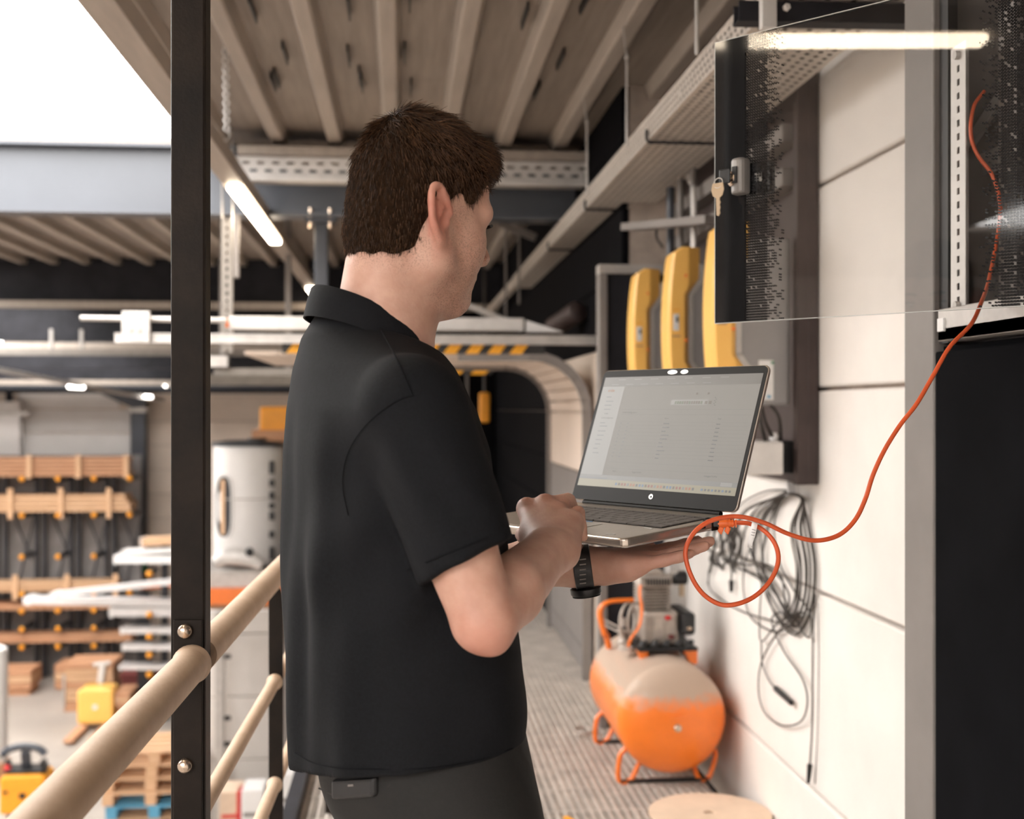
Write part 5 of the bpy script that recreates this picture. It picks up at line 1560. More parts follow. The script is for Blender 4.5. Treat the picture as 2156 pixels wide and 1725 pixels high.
# legs and torso under the clothes
for sgn, foot in ((1, -.02), (-1, .02)):
    hip = np.array([-.090, 1.5, -.50]) + tR*.082*sgn
    knee = hip + np.array([.10, 0, -.42]); ank = knee + np.array([-.02, 0, -.42])
    bf.cone(hip, knee, .075, .052, .03); bf.cone(knee, ank, .052, .036, .02); bf.cone(ank, ank+tF*.1+UP*-.045, .034, .03, .02)
bf.ell((-.13, 1.5, -.40), (tF*.10, tR*.15, UP*.13), .04)
bf.ell((-.14, 1.5, -.22), (tF*.095, tR*.145, UP*.17), .05)
bf.ell((-.16, 1.5, -.04), (tF*.095, tR*.155, UP*.13), .05)
bf.cone(SH_R, SH_L, .05, .05, .05)
# neck, trapezius
bf.cone(NK-UP*.03-tF*.006, hp(-.029, 0, -.075), .0605, .0555, .025)
bf.cone(NK+UP*.01+tF*.018, hp(.012, 0, -.115), .042, .040, .025)
bf.cone(NK-UP*.02, SH_R-UP*.008, .040, .034, .03); bf.cone(NK-UP*.02, SH_L-UP*.008, .040, .034, .03)
# skull and face
bf.ell(hp(-.008, 0, .004), (hax(u=.080), hax(v=.0690), hax(w=.083)), .02)
bf.ell(hp(.020, 0, -.055), (hax(u=.070), hax(v=.062), hax(w=.078)), .03)
for sg in (1, -1):
    bf.cone(hp(-.018, .052*sg, -.062), hp(.0, .050*sg, -.098), .020, .019, .022)       # jaw angle
    bf.cone(hp(.0, .050*sg, -.098), hp(.064, .014*sg, -.130), .020, .018, .022)        # jaw line
    bf.ell(hp(.049, .038*sg, -.056), (hax(u=.026), hax(v=.024), hax(w=.028)), .02)     # cheek
    bf.cone(hp(.066, .044*sg, -.014), hp(.080, .012*sg, -.015), .014, .013, .014)        # brow
for sg in (1, -1): bf.ell(hp(.046, .031*sg, -.080), (hax(u=.028), hax(v=.024), hax(w=.036)), .02)
bf.ell(hp(.058, 0, .018), (hax(u=.026), hax(v=.048), hax(w=.04)), .02)                # forehead
bf.ell(hp(.076, 0, -.120), (hax(u=.019), hax(v=.022), hax(w=.018)), .014)            # chin
bf.ell(hp(.074, 0, -.088), (hax(u=.020), hax(v=.028), hax(w=.026)), .014)
for sg in (1, -1):
    bf.ell(hp(.093, .033*sg, -.032), (hax(u=.013), hax(v=.016), hax(w=.009)), .012, 'sub')
bf.cone(hp(.084, 0, -.022), hp(.108, 0, -.057), .0085, .0115, .010)                    # nose
for sg in (1, -1): bf.ell(hp(.096, .0125*sg, -.063), (hax(u=.013), hax(v=.009), hax(w=.009)), .007)
bf.ell(hp(.088, 0, -.090), (hax(u=.009), hax(v=.019), hax(w=.0055)), .006)
bf.ell(hp(.085, 0, -.101), (hax(u=.009), hax(v=.017), hax(w=.006)), .006)
# ears: flaring plate with rim
for sg in (1, -1):
    e_o = np.array([-.965, .26*sg, 0]); e_o /= np.linalg.norm(e_o)                      # outward-back in (u, v)
    eo = hax(*e_o); ew = hw*math.cos(.16) - hu*math.sin(.16); et = np.cross(eo, ew)
    ec = hp(-.012, .0745*sg, -.046)
    bf.cone(hp(-.016,.060*sg,-.046), ec+eo*.008, .012, .010, .006)
    bf.ell(ec+eo*.012, (ew*.029, eo*.0175, et*.0042), .006)
    prev = None
    for i in range(15):
        a = math.radians(-70 + 240*i/14)
        rr = .0315
        p = ec + eo*(.0105+.0190*math.cos(a-.20)+.004*max(0,math.sin(a))) + ew*(rr*math.sin(a)) + (et if (et@hv)*sg > 0 else -et)*.0028
        if prev is not None: bf.cone(prev, p, .0046, .0046, .003)
        prev = p
    bf.ell(ec+eo*.006-ew*.030, (ew*.010, eo*.008, et*.0055), .006)
    lat = et if (et@hv)*sg > 0 else -et
    bf.ell(ec+eo*.006-ew*.006+lat*.006, (ew*.013, eo*.008, et*.006), .004, 'sub')
    bf.ell(ec-eo*.004-ew*.006+lat*.001, (ew*.006, eo*.0035, et*.004), .003)
# right arm and hand
bmid = SH_R*.42+EL_R*.58
bf.cone(SH_R, bmid, .045, .0440, .01)
bf.cone(bmid, EL_R, .0440, .0345, .012)
bf.cone(EL_R+np.array([.010,-.004,-.020]), EL_R+np.array([.0,.0,.0]), .016, .028, .010)
bf.cone(EL_R+np.array([.004,-.002,-.002]), EL_R+np.array([-.006,.004,.0]), .024, .028, .004)
fm = EL_R*.68+WR_R*.32
fd_ = (WR_R-EL_R)/np.linalg.norm(WR_R-EL_R); fs_ = np.cross(fd_, UP); fs_ /= np.linalg.norm(fs_); fn_ = np.cross(fs_, fd_)
bf.cone(EL_R, fm+fn_*.003, .034, .040, .010)
bf.cone(fm+fn_*.003, WR_R-fd_*.03, .040, .0300, .008)
bf.ell(WR_R-fd_*.012, (fd_*.05, fs_*.0325, fn_*.0235), .02)
MC = [pc(1110, 1066, 1.592), pc(1149, 1058, 1.585), pc(1177, 1075, 1.572), pc(1196, 1098, 1.555)]   # index .. little
PP = [MC[0]+np.array([.020,.030,-.002]), MC[1]+np.array([.031,.030,.000]), pc(1193, 1056, 1.605), pc(1217, 1079, 1.583)]
DP = [PP[0]+np.array([.014,.012,-.023]), PP[1]+np.array([.012,.010,-.026]), PP[2]+np.array([.008,.014,-.023]), PP[3]+np.array([.004,.012,-.018])]
TP = [DP[0]+np.array([.006,.002,-.020]), DP[1]+np.array([.004,.002,-.021]), DP[2]+np.array([.004,.002,-.020]), DP[3]+np.array([.004,.001,-.016])]
for i, r in enumerate((.0165, .016, .0155, .015)):
    wst = WR_R + fs_*(-.016+.0105*i)*-1*0 + (MC[i]-MC[1])*.42
    bf.cone(wst, MC[i]-UP*.005, .0185, r*.90, .012)
    bf.ell(MC[i], (UP*.0118, fs_*.0115, fd_*.0125), .008)
for i, r in enumerate((.0102, .0106, .010, .0092)):
    bf.cone(MC[i]-UP*.003, PP[i], r*1.05, r, .004); bf.cone(PP[i], DP[i], r, r*.88, .003); bf.cone(DP[i], TP[i], r*.88, r*.72, .003)
bf.cone(pc(1186, 1140, 1.505), pc(1204, 1102, 1.545), .016, .0165, .014)
thb = WR_R*.55+MC[0]*.45+np.array([-.012,.012,-.012])
th1 = MC[0]+np.array([-.004,.020,-.040]); th2 = th1+np.array([.022,.022,-.012])
bf.cone(WR_R+np.array([-.012,.012,-.004]), thb, .017, .016, .012); bf.cone(thb, th1, .016, .0115, .008); bf.cone(th1, th2, .0115, .009, .004)
# left arm and hand, palm up under the laptop
bf.cone(SH_L, EL_L, .050, .042, .03); bf.cone(EL_L, WR_L-np.array([.06,0,-.01]), .042, .034, .02)
ld_ = np.array([.985, -.06, .13]); ld_ /= np.linalg.norm(ld_)
lq = np.array([.10, .985, .03]); lq -= ld_*(lq@ld_); lq /= np.linalg.norm(lq); ln = np.cross(ld_, lq)
bf.cone(WR_L-np.array([.06,0,-.01]), WR_L, .034, .0285, .02)
bf.ell(WR_L, (ld_*.04, lq*.030, ln*.023), .02)
LMC = [WR_L+ld_*.086+lq*.036+ln*.004, WR_L+ld_*.090+lq*.013+ln*.004, WR_L+ld_*.086+lq*(-.010)+ln*.003, WR_L+ld_*.079+lq*(-.031)+ln*.0]
for i in range(4):
    bf.cone(WR_L+lq*(.012-.009*i)+ld_*.030-ln*.002, LMC[i]-ln*.003, .020, .0145, .014)
bf.cone(WR_L+ld_*.034-lq*.016-ln*.004, LMC[3]-ln*.006-ld_*.02, .019, .0175, .014)   # heel of the hand
for i, (l, r) in enumerate(((.040,.0100), (.045,.0102), (.042,.0098), (.034,.0090))):
    a = LMC[i]; fdv = ld_*.992 + lq*(.05-.05*i) + ln*(.02)
    b1 = a+fdv*l; b2 = b1+(fdv+ln*.10)*l*.62; b3 = b2+(fdv+ln*.16)*l*.50
    bf.cone(a-ln*.002, b1, r*1.12, r, .006); bf.cone(b1, b2, r, r*.93, .004); bf.cone(b2, b3, r*.93, r*.78, .004)
bf.cone(WR_L+ld_*.032+lq*.022, WR_L+ld_*.055+lq*.060+ln*.002, .018, .014, .012); bf.cone(WR_L+ld_*.055+lq*.060+ln*.002, WR_L+ld_*.10+lq*.075+ln*.006, .013, .0095, .006)
BV, BF_ = bf.mesh()
del bf

# skin with stubble and redness masks
skin = bpy.data.materials.new('skin'); skin.use_nodes = True
nt = skin.node_tree; N = nt.nodes; L = nt.links; bs = N['Principled BSDF']
bs.inputs['Roughness'].default_value = .52
bs.inputs['Subsurface Weight'].default_value = .16; bs.inputs['Subsurface Radius'].default_value = (.012,.005,.003); bs.inputs['Subsurface Scale'].default_value = .5
at_ = N.new('ShaderNodeAttribute'); at_.attribute_name = 'masks'
sx_ = N.new('ShaderNodeSeparateColor'); L.new(at_.outputs['Color'], sx_.inputs[0])
tcn = N.new('ShaderNodeTexCoord')
n1 = N.new('ShaderNodeTexNoise'); n1.inputs['Scale'].default_value = 38; n1.inputs['Detail'].default_value = 6; L.new(tcn.outputs['Object'], n1.inputs['Vector'])
cr = N.new('ShaderNodeValToRGB'); cr.color_ramp.elements[0].color = (.50,.275,.20,1); cr.color_ramp.elements[1].color = (.61,.37,.28,1); cr.color_ramp.elements[0].position = .3; cr.color_ramp.elements[1].position = .7
L.new(n1.outputs['Fac'], cr.inputs['Fac'])
mA = N.new('ShaderNodeMixRGB'); mA.inputs['Color2'].default_value = (.52,.16,.11,1); L.new(cr.outputs[0], mA.inputs['Color1'])
mlA = N.new('ShaderNodeMath'); mlA.operation = 'MULTIPLY'; mlA.inputs[1].default_value = .75; L.new(sx_.outputs[0], mlA.inputs[0]); L.new(mlA.outputs[0], mA.inputs['Fac'])
v1 = N.new('ShaderNodeTexNoise'); v1.inputs['Scale'].default_value = 620; v1.inputs['Detail'].default_value = 2; L.new(tcn.outputs['Object'], v1.inputs['Vector'])
st = N.new('ShaderNodeMapRange'); st.inputs['From Min'].default_value = .50; st.inputs['From Max'].default_value = .66; L.new(v1.outputs['Fac'], st.inputs['Value'])
ml = N.new('ShaderNodeMath'); ml.operation = 'MULTIPLY'; L.new(st.outputs[0], ml.inputs[0]); L.new(sx_.outputs[1], ml.inputs[1])
ml2 = N.new('ShaderNodeMath'); ml2.operation = 'MULTIPLY'; ml2.inputs[1].default_value = .62; L.new(ml.outputs[0], ml2.inputs[0])
mB = N.new('ShaderNodeMixRGB'); mB.inputs['Color2'].default_value = (.13,.085,.065,1); L.new(mA.outputs[0], mB.inputs['Color1']); L.new(ml2.outputs[0], mB.inputs['Fac'])
L.new(mB.outputs[0], bs.inputs['Base Color'])
bpn = N.new('ShaderNodeBump'); bpn.inputs['Strength'].default_value = .12; bpn.inputs['Distance'].default_value = .002
n3 = N.new('ShaderNodeTexNoise'); n3.inputs['Scale'].default_value = 300; L.new(tcn.outputs['Object'], n3.inputs['Vector']); L.new(n3.outputs['Fac'], bpn.inputs['Height']); L.new(bpn.outputs['Normal'], bs.inputs['Normal'])
M['skin'] = skin
foot_off = Vector(c2w(-.10, 1.5, -CAMZ))
man = mesh_obj('person', to_world(BV), BF_, skin, off=foot_off, label='man in a black t-shirt seen from behind, typing on a laptop he holds', cat='person')
Q = BV - HC
U_, V_, W_ = Q@hu, Q@hv, Q@hw
def ss(x, a, b): t = np.clip((x-a)/(b-a), 0, 1); return t*t*(3-2*t)
stub = ss(U_, -.01, .03)*ss(-W_, .030, .062)*(1-ss(-W_, .135, .165))*(np.abs(V_) < .09)*(BV[:,2] > .09)
side = ss(U_, -.012, .012)*(1-ss(U_, .03, .055))*ss(-W_, .0, .03)*(np.abs(V_) > .045)*(BV[:,2] > .09)
nape = .95*ss(-U_, .0, .04)*ss(-W_, .06, .085)*(1-ss(-W_, .095, .135))
stub = np.maximum(np.maximum(stub, .8*side), nape)
earp = hp(-.026, .082, -.046); red = np.exp(-((BV-earp)**2).sum(1)/.0014)*(V_ > .070)*(U_ < .02)
red = np.maximum(red, .55*np.exp(-((BV-EL_R-np.array([0,-.03,-.03]))**2).sum(1)/.003))
for m_ in MC[:3]: red = np.maximum(red, .45*np.exp(-((BV-m_)**2).sum(1)/.0005))
red = np.maximum(red, .35*np.exp(-((BV-WR_L-ld_*.1)**2).sum(1)/.006))
ca = man.data.color_attributes.new('masks', 'FLOAT_COLOR', 'POINT')
colr = np.zeros((len(BV),4), np.float32); colr[:,0] = red; colr[:,1] = stub; colr[:,3] = 1
ca.data.foreach_set('color', colr.ravel())

# eyes
for sg in (1, -1):
    p = hp(.0685, .031*sg, -.032)
    MB().ball(c2w(*p), .0115, 14, 10).build('eye', mat('eye_white', (.75,.70,.66), .2, var=.02), man, smooth=True)
    q = hp(.0765, .0315*sg, -.034)
    MB().ball(c2w(*q), .0045, 10, 8).build('iris', M['black'], man, smooth=True)
    b = MB().tube([c2w(*hp(.080+.0035*math.cos(a), (.032+.015*math.sin(a))*sg, -.026)) for a in [-1.2+2.4*i/8 for i in range(9)]], .0022, 6); b.build('eyelash', M['black'], man)
    b = MB().tube([c2w(*hp(.0925-.022*(i/8)**2, (.014+.036*i/8)*sg, -.010+.004*math.sin(i/8*3.1))) for i in range(9)], [.002,.003,.0034,.0034,.0034,.003,.0028,.002,.001], 6); b.build('eyebrow', mat('brow_hair', (.03,.018,.012), .7, var=.1), man)

# ------------------------------------------------------------------ hair cap
hf = Field((-.28, 1.34, .12), (.03, 1.70, .43), .0034)
def hair_fn(x, y, z):
    qx, qy, qz = x-HC[0], y-HC[1], z-HC[2]
    u = qx*hu[0]+qy*hu[1]+qz*hu[2]; v = qx*hv[0]+qy*hv[1]+qz*hv[2]; w = qx*hw[0]+qy*hw[1]+qz*hw[2]
    def el(u0, v0, w0, a, b, c):
        k0 = np.sqrt(((u-u0)/a)**2+((v-v0)/b)**2+((w-w0)/c)**2); k1 = np.sqrt(((u-u0)/a**2)**2+((v-v0)/b**2)**2+((w-w0)/c**2)**2)+1e-6
        return k0*(k0-1)/k1
    d = el(-.008, 0, .004, .080, .069, .083)
    dn = el(-.036, 0, -.058, .049, .058, .062)                       # occiput down to the nape
    hh = np.maximum(.03-np.abs(d-dn), 0)/.03; d = np.minimum(d, dn)-hh*hh*.0075
    n0 = NK-UP*.03-tF*.003; n1 = hp(-.029, 0, -.075); nd = n1-n0; nl2 = nd@nd
    tn = np.clip(((x-n0[0])*nd[0]+(y-n0[1])*nd[1]+(z-n0[2])*nd[2])/nl2, 0, 1)
    dk = np.sqrt((x-n0[0]-tn*nd[0])**2+(y-n0[1]-tn*nd[1])**2+(z-n0[2]-tn*nd[2])**2)-(.0585-.003*tn)
    hh = np.maximum(.012-np.abs(d-dk), 0)/.012; d = np.minimum(d, dk)-hh*hh*.003
    df = el(.048, 0, .044, .027, .048, .027)                         # quiff
    hh = np.maximum(.03-np.abs(d-df), 0)/.03; d = np.minimum(d, df)-hh*hh*.0075
    # lower hairline as a function of u
    ub = np.array([-.14,-.09,-.070,-.050,-.030,-.018,-.006,.006,.014,.022,.036,.046,.056,.075,.12])
    wb = np.array([-.103,-.103,-.102,-.098,-.088,-.074,-.034,-.012,-.012,-.036,-.038,-.014,.010,.022,.026])
    line = np.interp(u, ub, wb)+.0016*np.sin(v*230+u*90)+.0014*np.sin(v*520-u*310)
    s_ = np.clip((w-line)/.030, -1, 1)
    top = np.clip((w-.0)/.07, 0, 1)
    thick = np.where(s_ > 0, .0012+.0050*s_+.0060*top, .0012+.030*s_)
    thick = thick+.0014*np.sin(95*u+40*v)*top+.0018*np.sin(150*v+60*w)*top
    return d-thick
hf.put(hair_fn, (-.28,1.34,.12), (.03,1.70,.43), .004)
HV, HF = hf.mesh()
hairm = bpy.data.materials.new('hair'); hairm.use_nodes = True
nt = hairm.node_tree; N = nt.nodes; L = nt.links; bs = N['Principled BSDF']
tcn = N.new('ShaderNodeTexCoord'); n1 = N.new('ShaderNodeTexNoise'); n1.inputs['Scale'].default_value = 160; n1.inputs['Detail'].default_value = 4; L.new(tcn.outputs['Object'], n1.inputs['Vector'])
cr = N.new('ShaderNodeValToRGB'); cr.color_ramp.elements[0].color = (.012,.0065,.0036,1); cr.color_ramp.elements[1].color = (.030,.016,.009,1); cr.color_ramp.elements[0].position = .35; cr.color_ramp.elements[1].position = .75
L.new(n1.outputs['Fac'], cr.inputs['Fac']); L.new(cr.outputs[0], bs.inputs['Base Color']); bs.inputs['Roughness'].default_value = .95; bs.inputs['Specular IOR Level'].default_value = .03
M['hair'] = hairm
hair = mesh_obj('hair', to_world(HV), HF, hairm, man, off=foot_off, label='short dark brown hair, tapered at the nape')
# strands
Q = HV-HC; hU, hV2, hW = Q@hu, Q@hv, Q@hw
vn = np.empty(len(HV)*3, np.float32); hair.data.vertices.foreach_get('normal', vn); vn = vn.reshape(-1,3)
c_, s_ = math.cos(TH), math.sin(TH)
nc = np.stack([vn[:,0]*c_-vn[:,1]*s_, vn[:,0]*s_+vn[:,1]*c_, vn[:,2]], 1)
rad = np.sqrt(((HV-HC)**2).sum(1))
outer = ((HV-HC)*nc).sum(1) > .02
sel = np.nonzero(outer & (rad > .07))[0]
pick = RNG.choice(sel, 30000, replace=True)
P = HV[pick]+RNG.normal(0, .0014, (len(pick),3)); Nn = nc[pick]; pu, pv, pw_ = hU[pick], hV2[pick], hW[pick]
crown = hp(-.062, .0, .080)
D = P-crown
D = D-Nn*(D*Nn).sum(1)[:,None]; D /= np.linalg.norm(D, axis=1)[:,None]+1e-6
front = np.clip((pu-.02)/.06, 0, 1)*np.clip(pw_/.05, 0, 1)
D = D + (hu*.5+hw*.05+hv*.25)[None]*front[:,None] + RNG.normal(0, .22, D.shape)
sides = np.clip((.03-pw_)/.05, 0, 1)
D = D + (-hw)[None]*sides[:,None]*.7
lift = .06+.08*np.clip(pw_/.08, 0, 1)
D = D/np.linalg.norm(D, axis=1)[:,None] + Nn*lift[:,None]
D /= np.linalg.norm(D, axis=1)[:,None]
ln_ = (.0075+.008*np.clip((pw_+.05)/.06, 0, 1)+.008*np.clip((pw_-.03)/.06, 0, 1))*RNG.uniform(.6, 1.2, len(P))
sd_ = np.cross(D, Nn); sd_ /= np.linalg.norm(sd_, axis=1)[:,None]+1e-6
rings = []; seg = 4
wd_ = .00045+.00030*np.clip((pw_-.0)/.07, 0, 1)
for k in range(seg+1):
    t = k/seg
    c = P-Nn*.0015 + D*(ln_*t)[:,None] - Nn*(ln_*lift*.8*t*t)[:,None]
    wk_ = wd_*(1-.85*t)
    n2 = np.cross(sd_, D)
    rings.append(np.stack([c+sd_*wk_[:,None], c-sd_*wk_[:,None]*.5+n2*wk_[:,None]*.87, c-sd_*wk_[:,None]*.5-n2*wk_[:,None]*.87], 1))
SV = np.stack(rings, 1).reshape(-1, 3)
nb = (seg+1)*3
FF = []
for k in range(seg):
    for j in range(3):
        j2 = (j+1) % 3
        FF.append([k*3+j, k*3+j2, (k+1)*3+j2, (k+1)*3+j])
FF = np.array(FF)
SF = (np.arange(len(P))[:,None,None]*nb+FF[None]).reshape(-1,4)
strm = bpy.data.materials.new('hair_strand'); strm.use_nodes = True
nt = strm.node_tree; N = nt.nodes; L = nt.links; bs = N['Principled BSDF']
atn = N.new('ShaderNodeAttribute'); atn.attribute_name = 'tone'
cr = N.new('ShaderNodeValToRGB'); cr.color_ramp.elements[0].color = (.012,.0065,.0036,1); cr.color_ramp.elements[1].color = (.155,.073,.034,1)
L.new(atn.outputs['Fac'], cr.inputs['Fac']); L.new(cr.outputs[0], bs.inputs['Base Color']); bs.inputs['Roughness'].default_value = .45; bs.inputs['Specular IOR Level'].default_value = .25
st_o = mesh_obj('hair_strands', to_world(SV.astype(np.float32)), SF, strm, hair, off=foot_off, kind='stuff')
tone = np.repeat(np.clip(RNG.beta(1.3, 3.0, len(P)), 0, 1), nb).astype(np.float32)
fa = st_o.data.attributes.new('tone', 'FLOAT', 'POINT'); fa.data.foreach_set('value', tone)

# ------------------------------------------------------------------ t-shirt
sf = Field((-.36, 1.18, -.47), (.06, 1.86, .19), .0045)
zs = np.array([-.50,-.45,-.38,-.30,-.22,-.12,-.05,.00,.05,.09,.13])
cxs = np.array([-.132,-.134,-.136,-.140,-.147,-.155,-.162,-.168,-.176,-.184,-.19])
bs_ = np.array([.141,.142,.143,.141,.136,.127,.120,.111,.097,.080,.050])
as_ = np.array([.185,.184,.184,.186,.188,.190,.190,.180,.142,.090,.055])
def shirt_fn(x, y, z):
    zc = np.clip(z, -.5, .13)
    cx_ = np.interp(zc, zs, cxs); b_ = np.interp(zc, zs, bs_); a_ = np.interp(zc, zs, as_)
    pf = (x-cx_)*tF[0]+(y-1.5)*tF[1]; pr = (x-cx_)*tR[0]+(y-1.5)*tR[1]
    k = (np.abs(pf/b_)**2.25+np.abs(pr/a_)**2.25)**(1/2.25)
    d = (k-1)*np.minimum(a_, b_)*.95
    d = np.maximum(d, z-.125)
    # drape: soft folds running down the back and round the waist
    ang = np.arctan2(pr/a_, -pf/b_)
    fade = np.clip((.02-z)/.2, 0, 1)
    f = .0050*np.sin(ang*9+z*7+.6)*fade*np.exp(-((ang+.0)/1.0)**2)
    f = f+.0022*np.sin(ang*17-z*9)*fade*np.exp(-((ang-.25)/.7)**2)
    f = f+.0032*np.sin(z*34+pf*26+pr*9)*np.exp(-((z+.37)/.07)**2)*np.clip((pf+.12)/.2, 0, 1)
    f = f+.0030*np.sin((z*.75-pf*.9)*62)*np.exp(-((z+.16)/.12)**2)*np.clip(pr/.1, 0, 1)
    return d+f
sf.put(shirt_fn, (-.36,1.18,-.47), (.06,1.86,.19), .02)
# shoulders and sleeves
sf.cone(NK-UP*.014-tF*.016, SH_R-UP*.002-tF*.004, .050, .054, .04)
sf.cone(NK-UP*.014-tF*.016, SH_L-UP*.002, .050, .054, .04)
tS = .74
HEM_R = SH_R+(EL_R-SH_R)*tS
for SHp, ELp in ((SH_R, EL_R), (SH_L, EL_L)):
    slv = Field(sf.lo, sf.lo+sf.h*(sf.n-1), sf.h); slv.a[:] = .2
    ax = (ELp-SHp)/np.linalg.norm(ELp-SHp)
    slv.cone(SHp-ax*.0, SHp+ax*.32, .058, .0515, .02)
    if SHp is SH_R:
        slv.cone(SHp+ax*.02+tF*.006, SHp+ax*.3+tF*.002, .055, .047, .02)
    hem = SHp+(ELp-SHp)*tS
    cutn = ax + (tF*.16 if SHp is SH_R else 0)
    cutn = cutn/np.linalg.norm(cutn)
    def cut(x, y, z, hem=hem, cutn=cutn): return (x-hem[0])*cutn[0]+(y-hem[1])*cutn[1]+(z-hem[2])*cutn[2]
    slv.put(cut, sf.lo, sf.lo+sf.h*(sf.n-1), .004, 'and')
    def folds(x, y, z): return 0
    d = slv.a
    S_, PX_ = sf.sl(sf.lo, sf.lo+sf.h*(sf.n-1))
    x, y, z = PX_
    d = d+.0016*np.sin((x*1.2+z*.9-y*.5)*85)*np.exp(-((z+.09)/.08)**2)
    # armhole: keep a slight crease where the sleeve meets the body
    a = sf.a
    k = .009
    hh = np.maximum(k-np.abs(a-d), 0)/k
    sf.a = (np.minimum(a, d)-hh*hh*k*.25).astype(np.float32)
    del slv, d
# hem cut
def hemcut(x, y, z): return (-.437+.012*np.sin((x+.13)*9)+.028*np.clip((1.5-y)/.17, -.4, 1)) - z
sf.put(hemcut, sf.lo, sf.lo+sf.h*(sf.n-1), .004, 'and')
# neck opening
nkd = hp(-.03, 0, -.07)-NK; nkd /= np.linalg.norm(nkd)
sf.cone(NK+nkd*.035+tF*.006, NK+nkd*.2+tF*.004, .0675, .066, .006, 'sub')
cc0 = pc(783, 688, 1.495)
ncx = UP+tF*.51; ncx /= np.linalg.norm(ncx)
def neckcut(x, y, z):
    q = (x-cc0[0], y-cc0[1], z-cc0[2])
    rf = q[0]*tF[0]+q[1]*tF[1]; rr_ = q[0]*tR[0]+q[1]*tR[1]
    rad_ = np.sqrt(rf**2+rr_**2)-.088
    pl_ = q[0]*ncx[0]+q[1]*ncx[1]+(q[2]-.006)*ncx[2]
    return np.maximum(rad_, -pl_)
sf.put(neckcut, cc0-.13, cc0+.13, .012, 'sub')
TV, TF_ = sf.mesh(); del sf
fab = mat('black_jersey', (.0072,.0078,.0095), .85, var=.25, scale=300, bump=.25, bscale=1400, spec=.18)
shirt = mesh_obj('t_shirt', to_world(TV), TF_, fab, man, off=foot_off, label='black short-sleeved t-shirt')
fab2 = mat('black_rib', (.0072,.0078,.0095), .85, var=.2, scale=300, spec=.18)
# collar: tilted ribbed band
cc0 = pc(783, 688, 1.495)
ring0 = []; nn = 56
fax = tF*.0725; rax = tR*.0705
b = MB(); V = []
for (dr, dz) in ((.001, -.018), (.0035, .004), (.0035, .019), (.0, .021), (-.003, .017), (-.003, -.018)):
    for k in range(nn):
        a = 2*math.pi*k/nn
        ca_, sa_ = math.cos(a), math.sin(a)
        sc2 = 1 + (.007-dz*.30+dr*.6)/.072
        p = cc0 + fax*ca_*sc2 + rax*sa_*sc2 + UP*(-.037*ca_ - .005 - .003*math.cos(2*a) + dz)
        V.append(c2w(*p))
F = []
for i in range(6):
    for k in range(nn):
        k2 = (k+1) % nn; j = (i+1) % 6
        F.append((i*nn+k, i*nn+k2, j*nn+k2, j*nn+k))
b.v = V; b.f = F
b.build('collar', fab2, man, smooth=True, angle=60)
# stitched seams: armhole and sleeve hem as fine ridges
def seam(pts, r=.0011, nm='seam'):
    MB().tube(spline([c2w(*p) for p in pts], 6), r, 6).build(nm, fab2, shirt, smooth=True)

tpx = CX+FPX*TV[:,0]/TV[:,1]; tpy = CY-FPX*TV[:,2]/TV[:,1]
def on_shirt(px, py):
    m = (np.abs(tpx-px) < 7) & (np.abs(tpy-py) < 7)
    if not m.any(): return None
    d_ = TV[m,1].min()
    return pc(px, py, d_-.0004)
seamm = mat('shirt_stitching', (.009,.0095,.011), .9, var=.1, spec=.05)
for L_ in ([(872,832),(840,842),(802,866),(766,900),(738,942),(724,985),(722,1030),(733,1085)], [(858,1200),(900,1182),(945,1164),(990,1146),(1028,1131)], [(800,690),(830,745),(850,790),(868,830)], [(622,1585),(660,1606),(720,1618),(800,1620),(900,1618),(1000,1602),(1080,1576)]):
    q_ = [on_shirt(*p) for p in L_]; q_ = [c2w(*p) for p in q_ if p is not None]
    if len(q_) > 2: MB().tube(spline(q_, 6), .0008, 6).build('stitching', seamm, shirt, smooth=True)

# ------------------------------------------------------------------ trousers
tf = Field((-.36, 1.2, -1.45), (.22, 1.82, -.33), .0055)
tf.ell((-.116, 1.5, -.42), (tF*.128, tR*.168, UP*.17), .05)
for sgn in (1, -1):
    hip = np.array([-.090, 1.5, -.50]) + tR*.082*sgn
    knee = hip + np.array([.10, 0, -.42]); ank = knee + np.array([-.02, 0, -.43])
    tf.cone(hip, knee, .098, .075, .05); tf.cone(knee, ank, .075, .062, .03)
def wcut(x, y, z): return z+.37
tf.put(wcut, tf.lo, tf.lo+tf.h*(tf.n-1), .004, 'and')
def tcut(x, y, z): return (-1.40)-z
tf.put(tcut, tf.lo, tf.lo+tf.h*(tf.n-1), .004, 'and')
S_, (x, y, z) = tf.sl(tf.lo, tf.lo+tf.h*(tf.n-1))
tf.a += (.0025*np.sin((z*1.0+x*.8)*70)*np.exp(-((z+.52)/.07)**2)).astype(np.float32)
PV, PF_ = tf.mesh(); del tf
trous = mesh_obj('trousers', to_world(PV), PF_, mat('dark_twill', (.0075,.0068,.006), .8, var=.2, scale=200, bump=.15, bscale=900), man, off=foot_off, label='dark brown-black trousers')
# pocket welt and stitched seams on the trousers
def trs(px, py):
    """point on the trousers' hip ellipsoid seen at a pixel"""
    o = np.zeros(3); r = pc(px, py, 1.0)
    c = np.array([-.116,1.5,-.42]); A = [tF/.1285, tR/.1685, UP/.1705]
    oc = np.array([a@(o-c) for a in A]); rd = np.array([a@r for a in A])
    aa = rd@rd; bb = 2*oc@rd; c3 = oc@oc-1
    disc = bb*bb-4*aa*c3
    t = (-bb-math.sqrt(max(disc,0)))/(2*aa)
    return o+r*t
twill2 = mat('twill_seam', (.016,.014,.012), .8, var=.1)
for L_ in ([(672,1660),(700,1672),(750,1676),(800,1668),(822,1652)], [(945,1640),(950,1665),(975,1690),(1005,1705)]):
    MB().tube(spline([c2w(*trs(*q)) for q in L_], 6), .0012, 6).build('seam', twill2, trous, smooth=True)
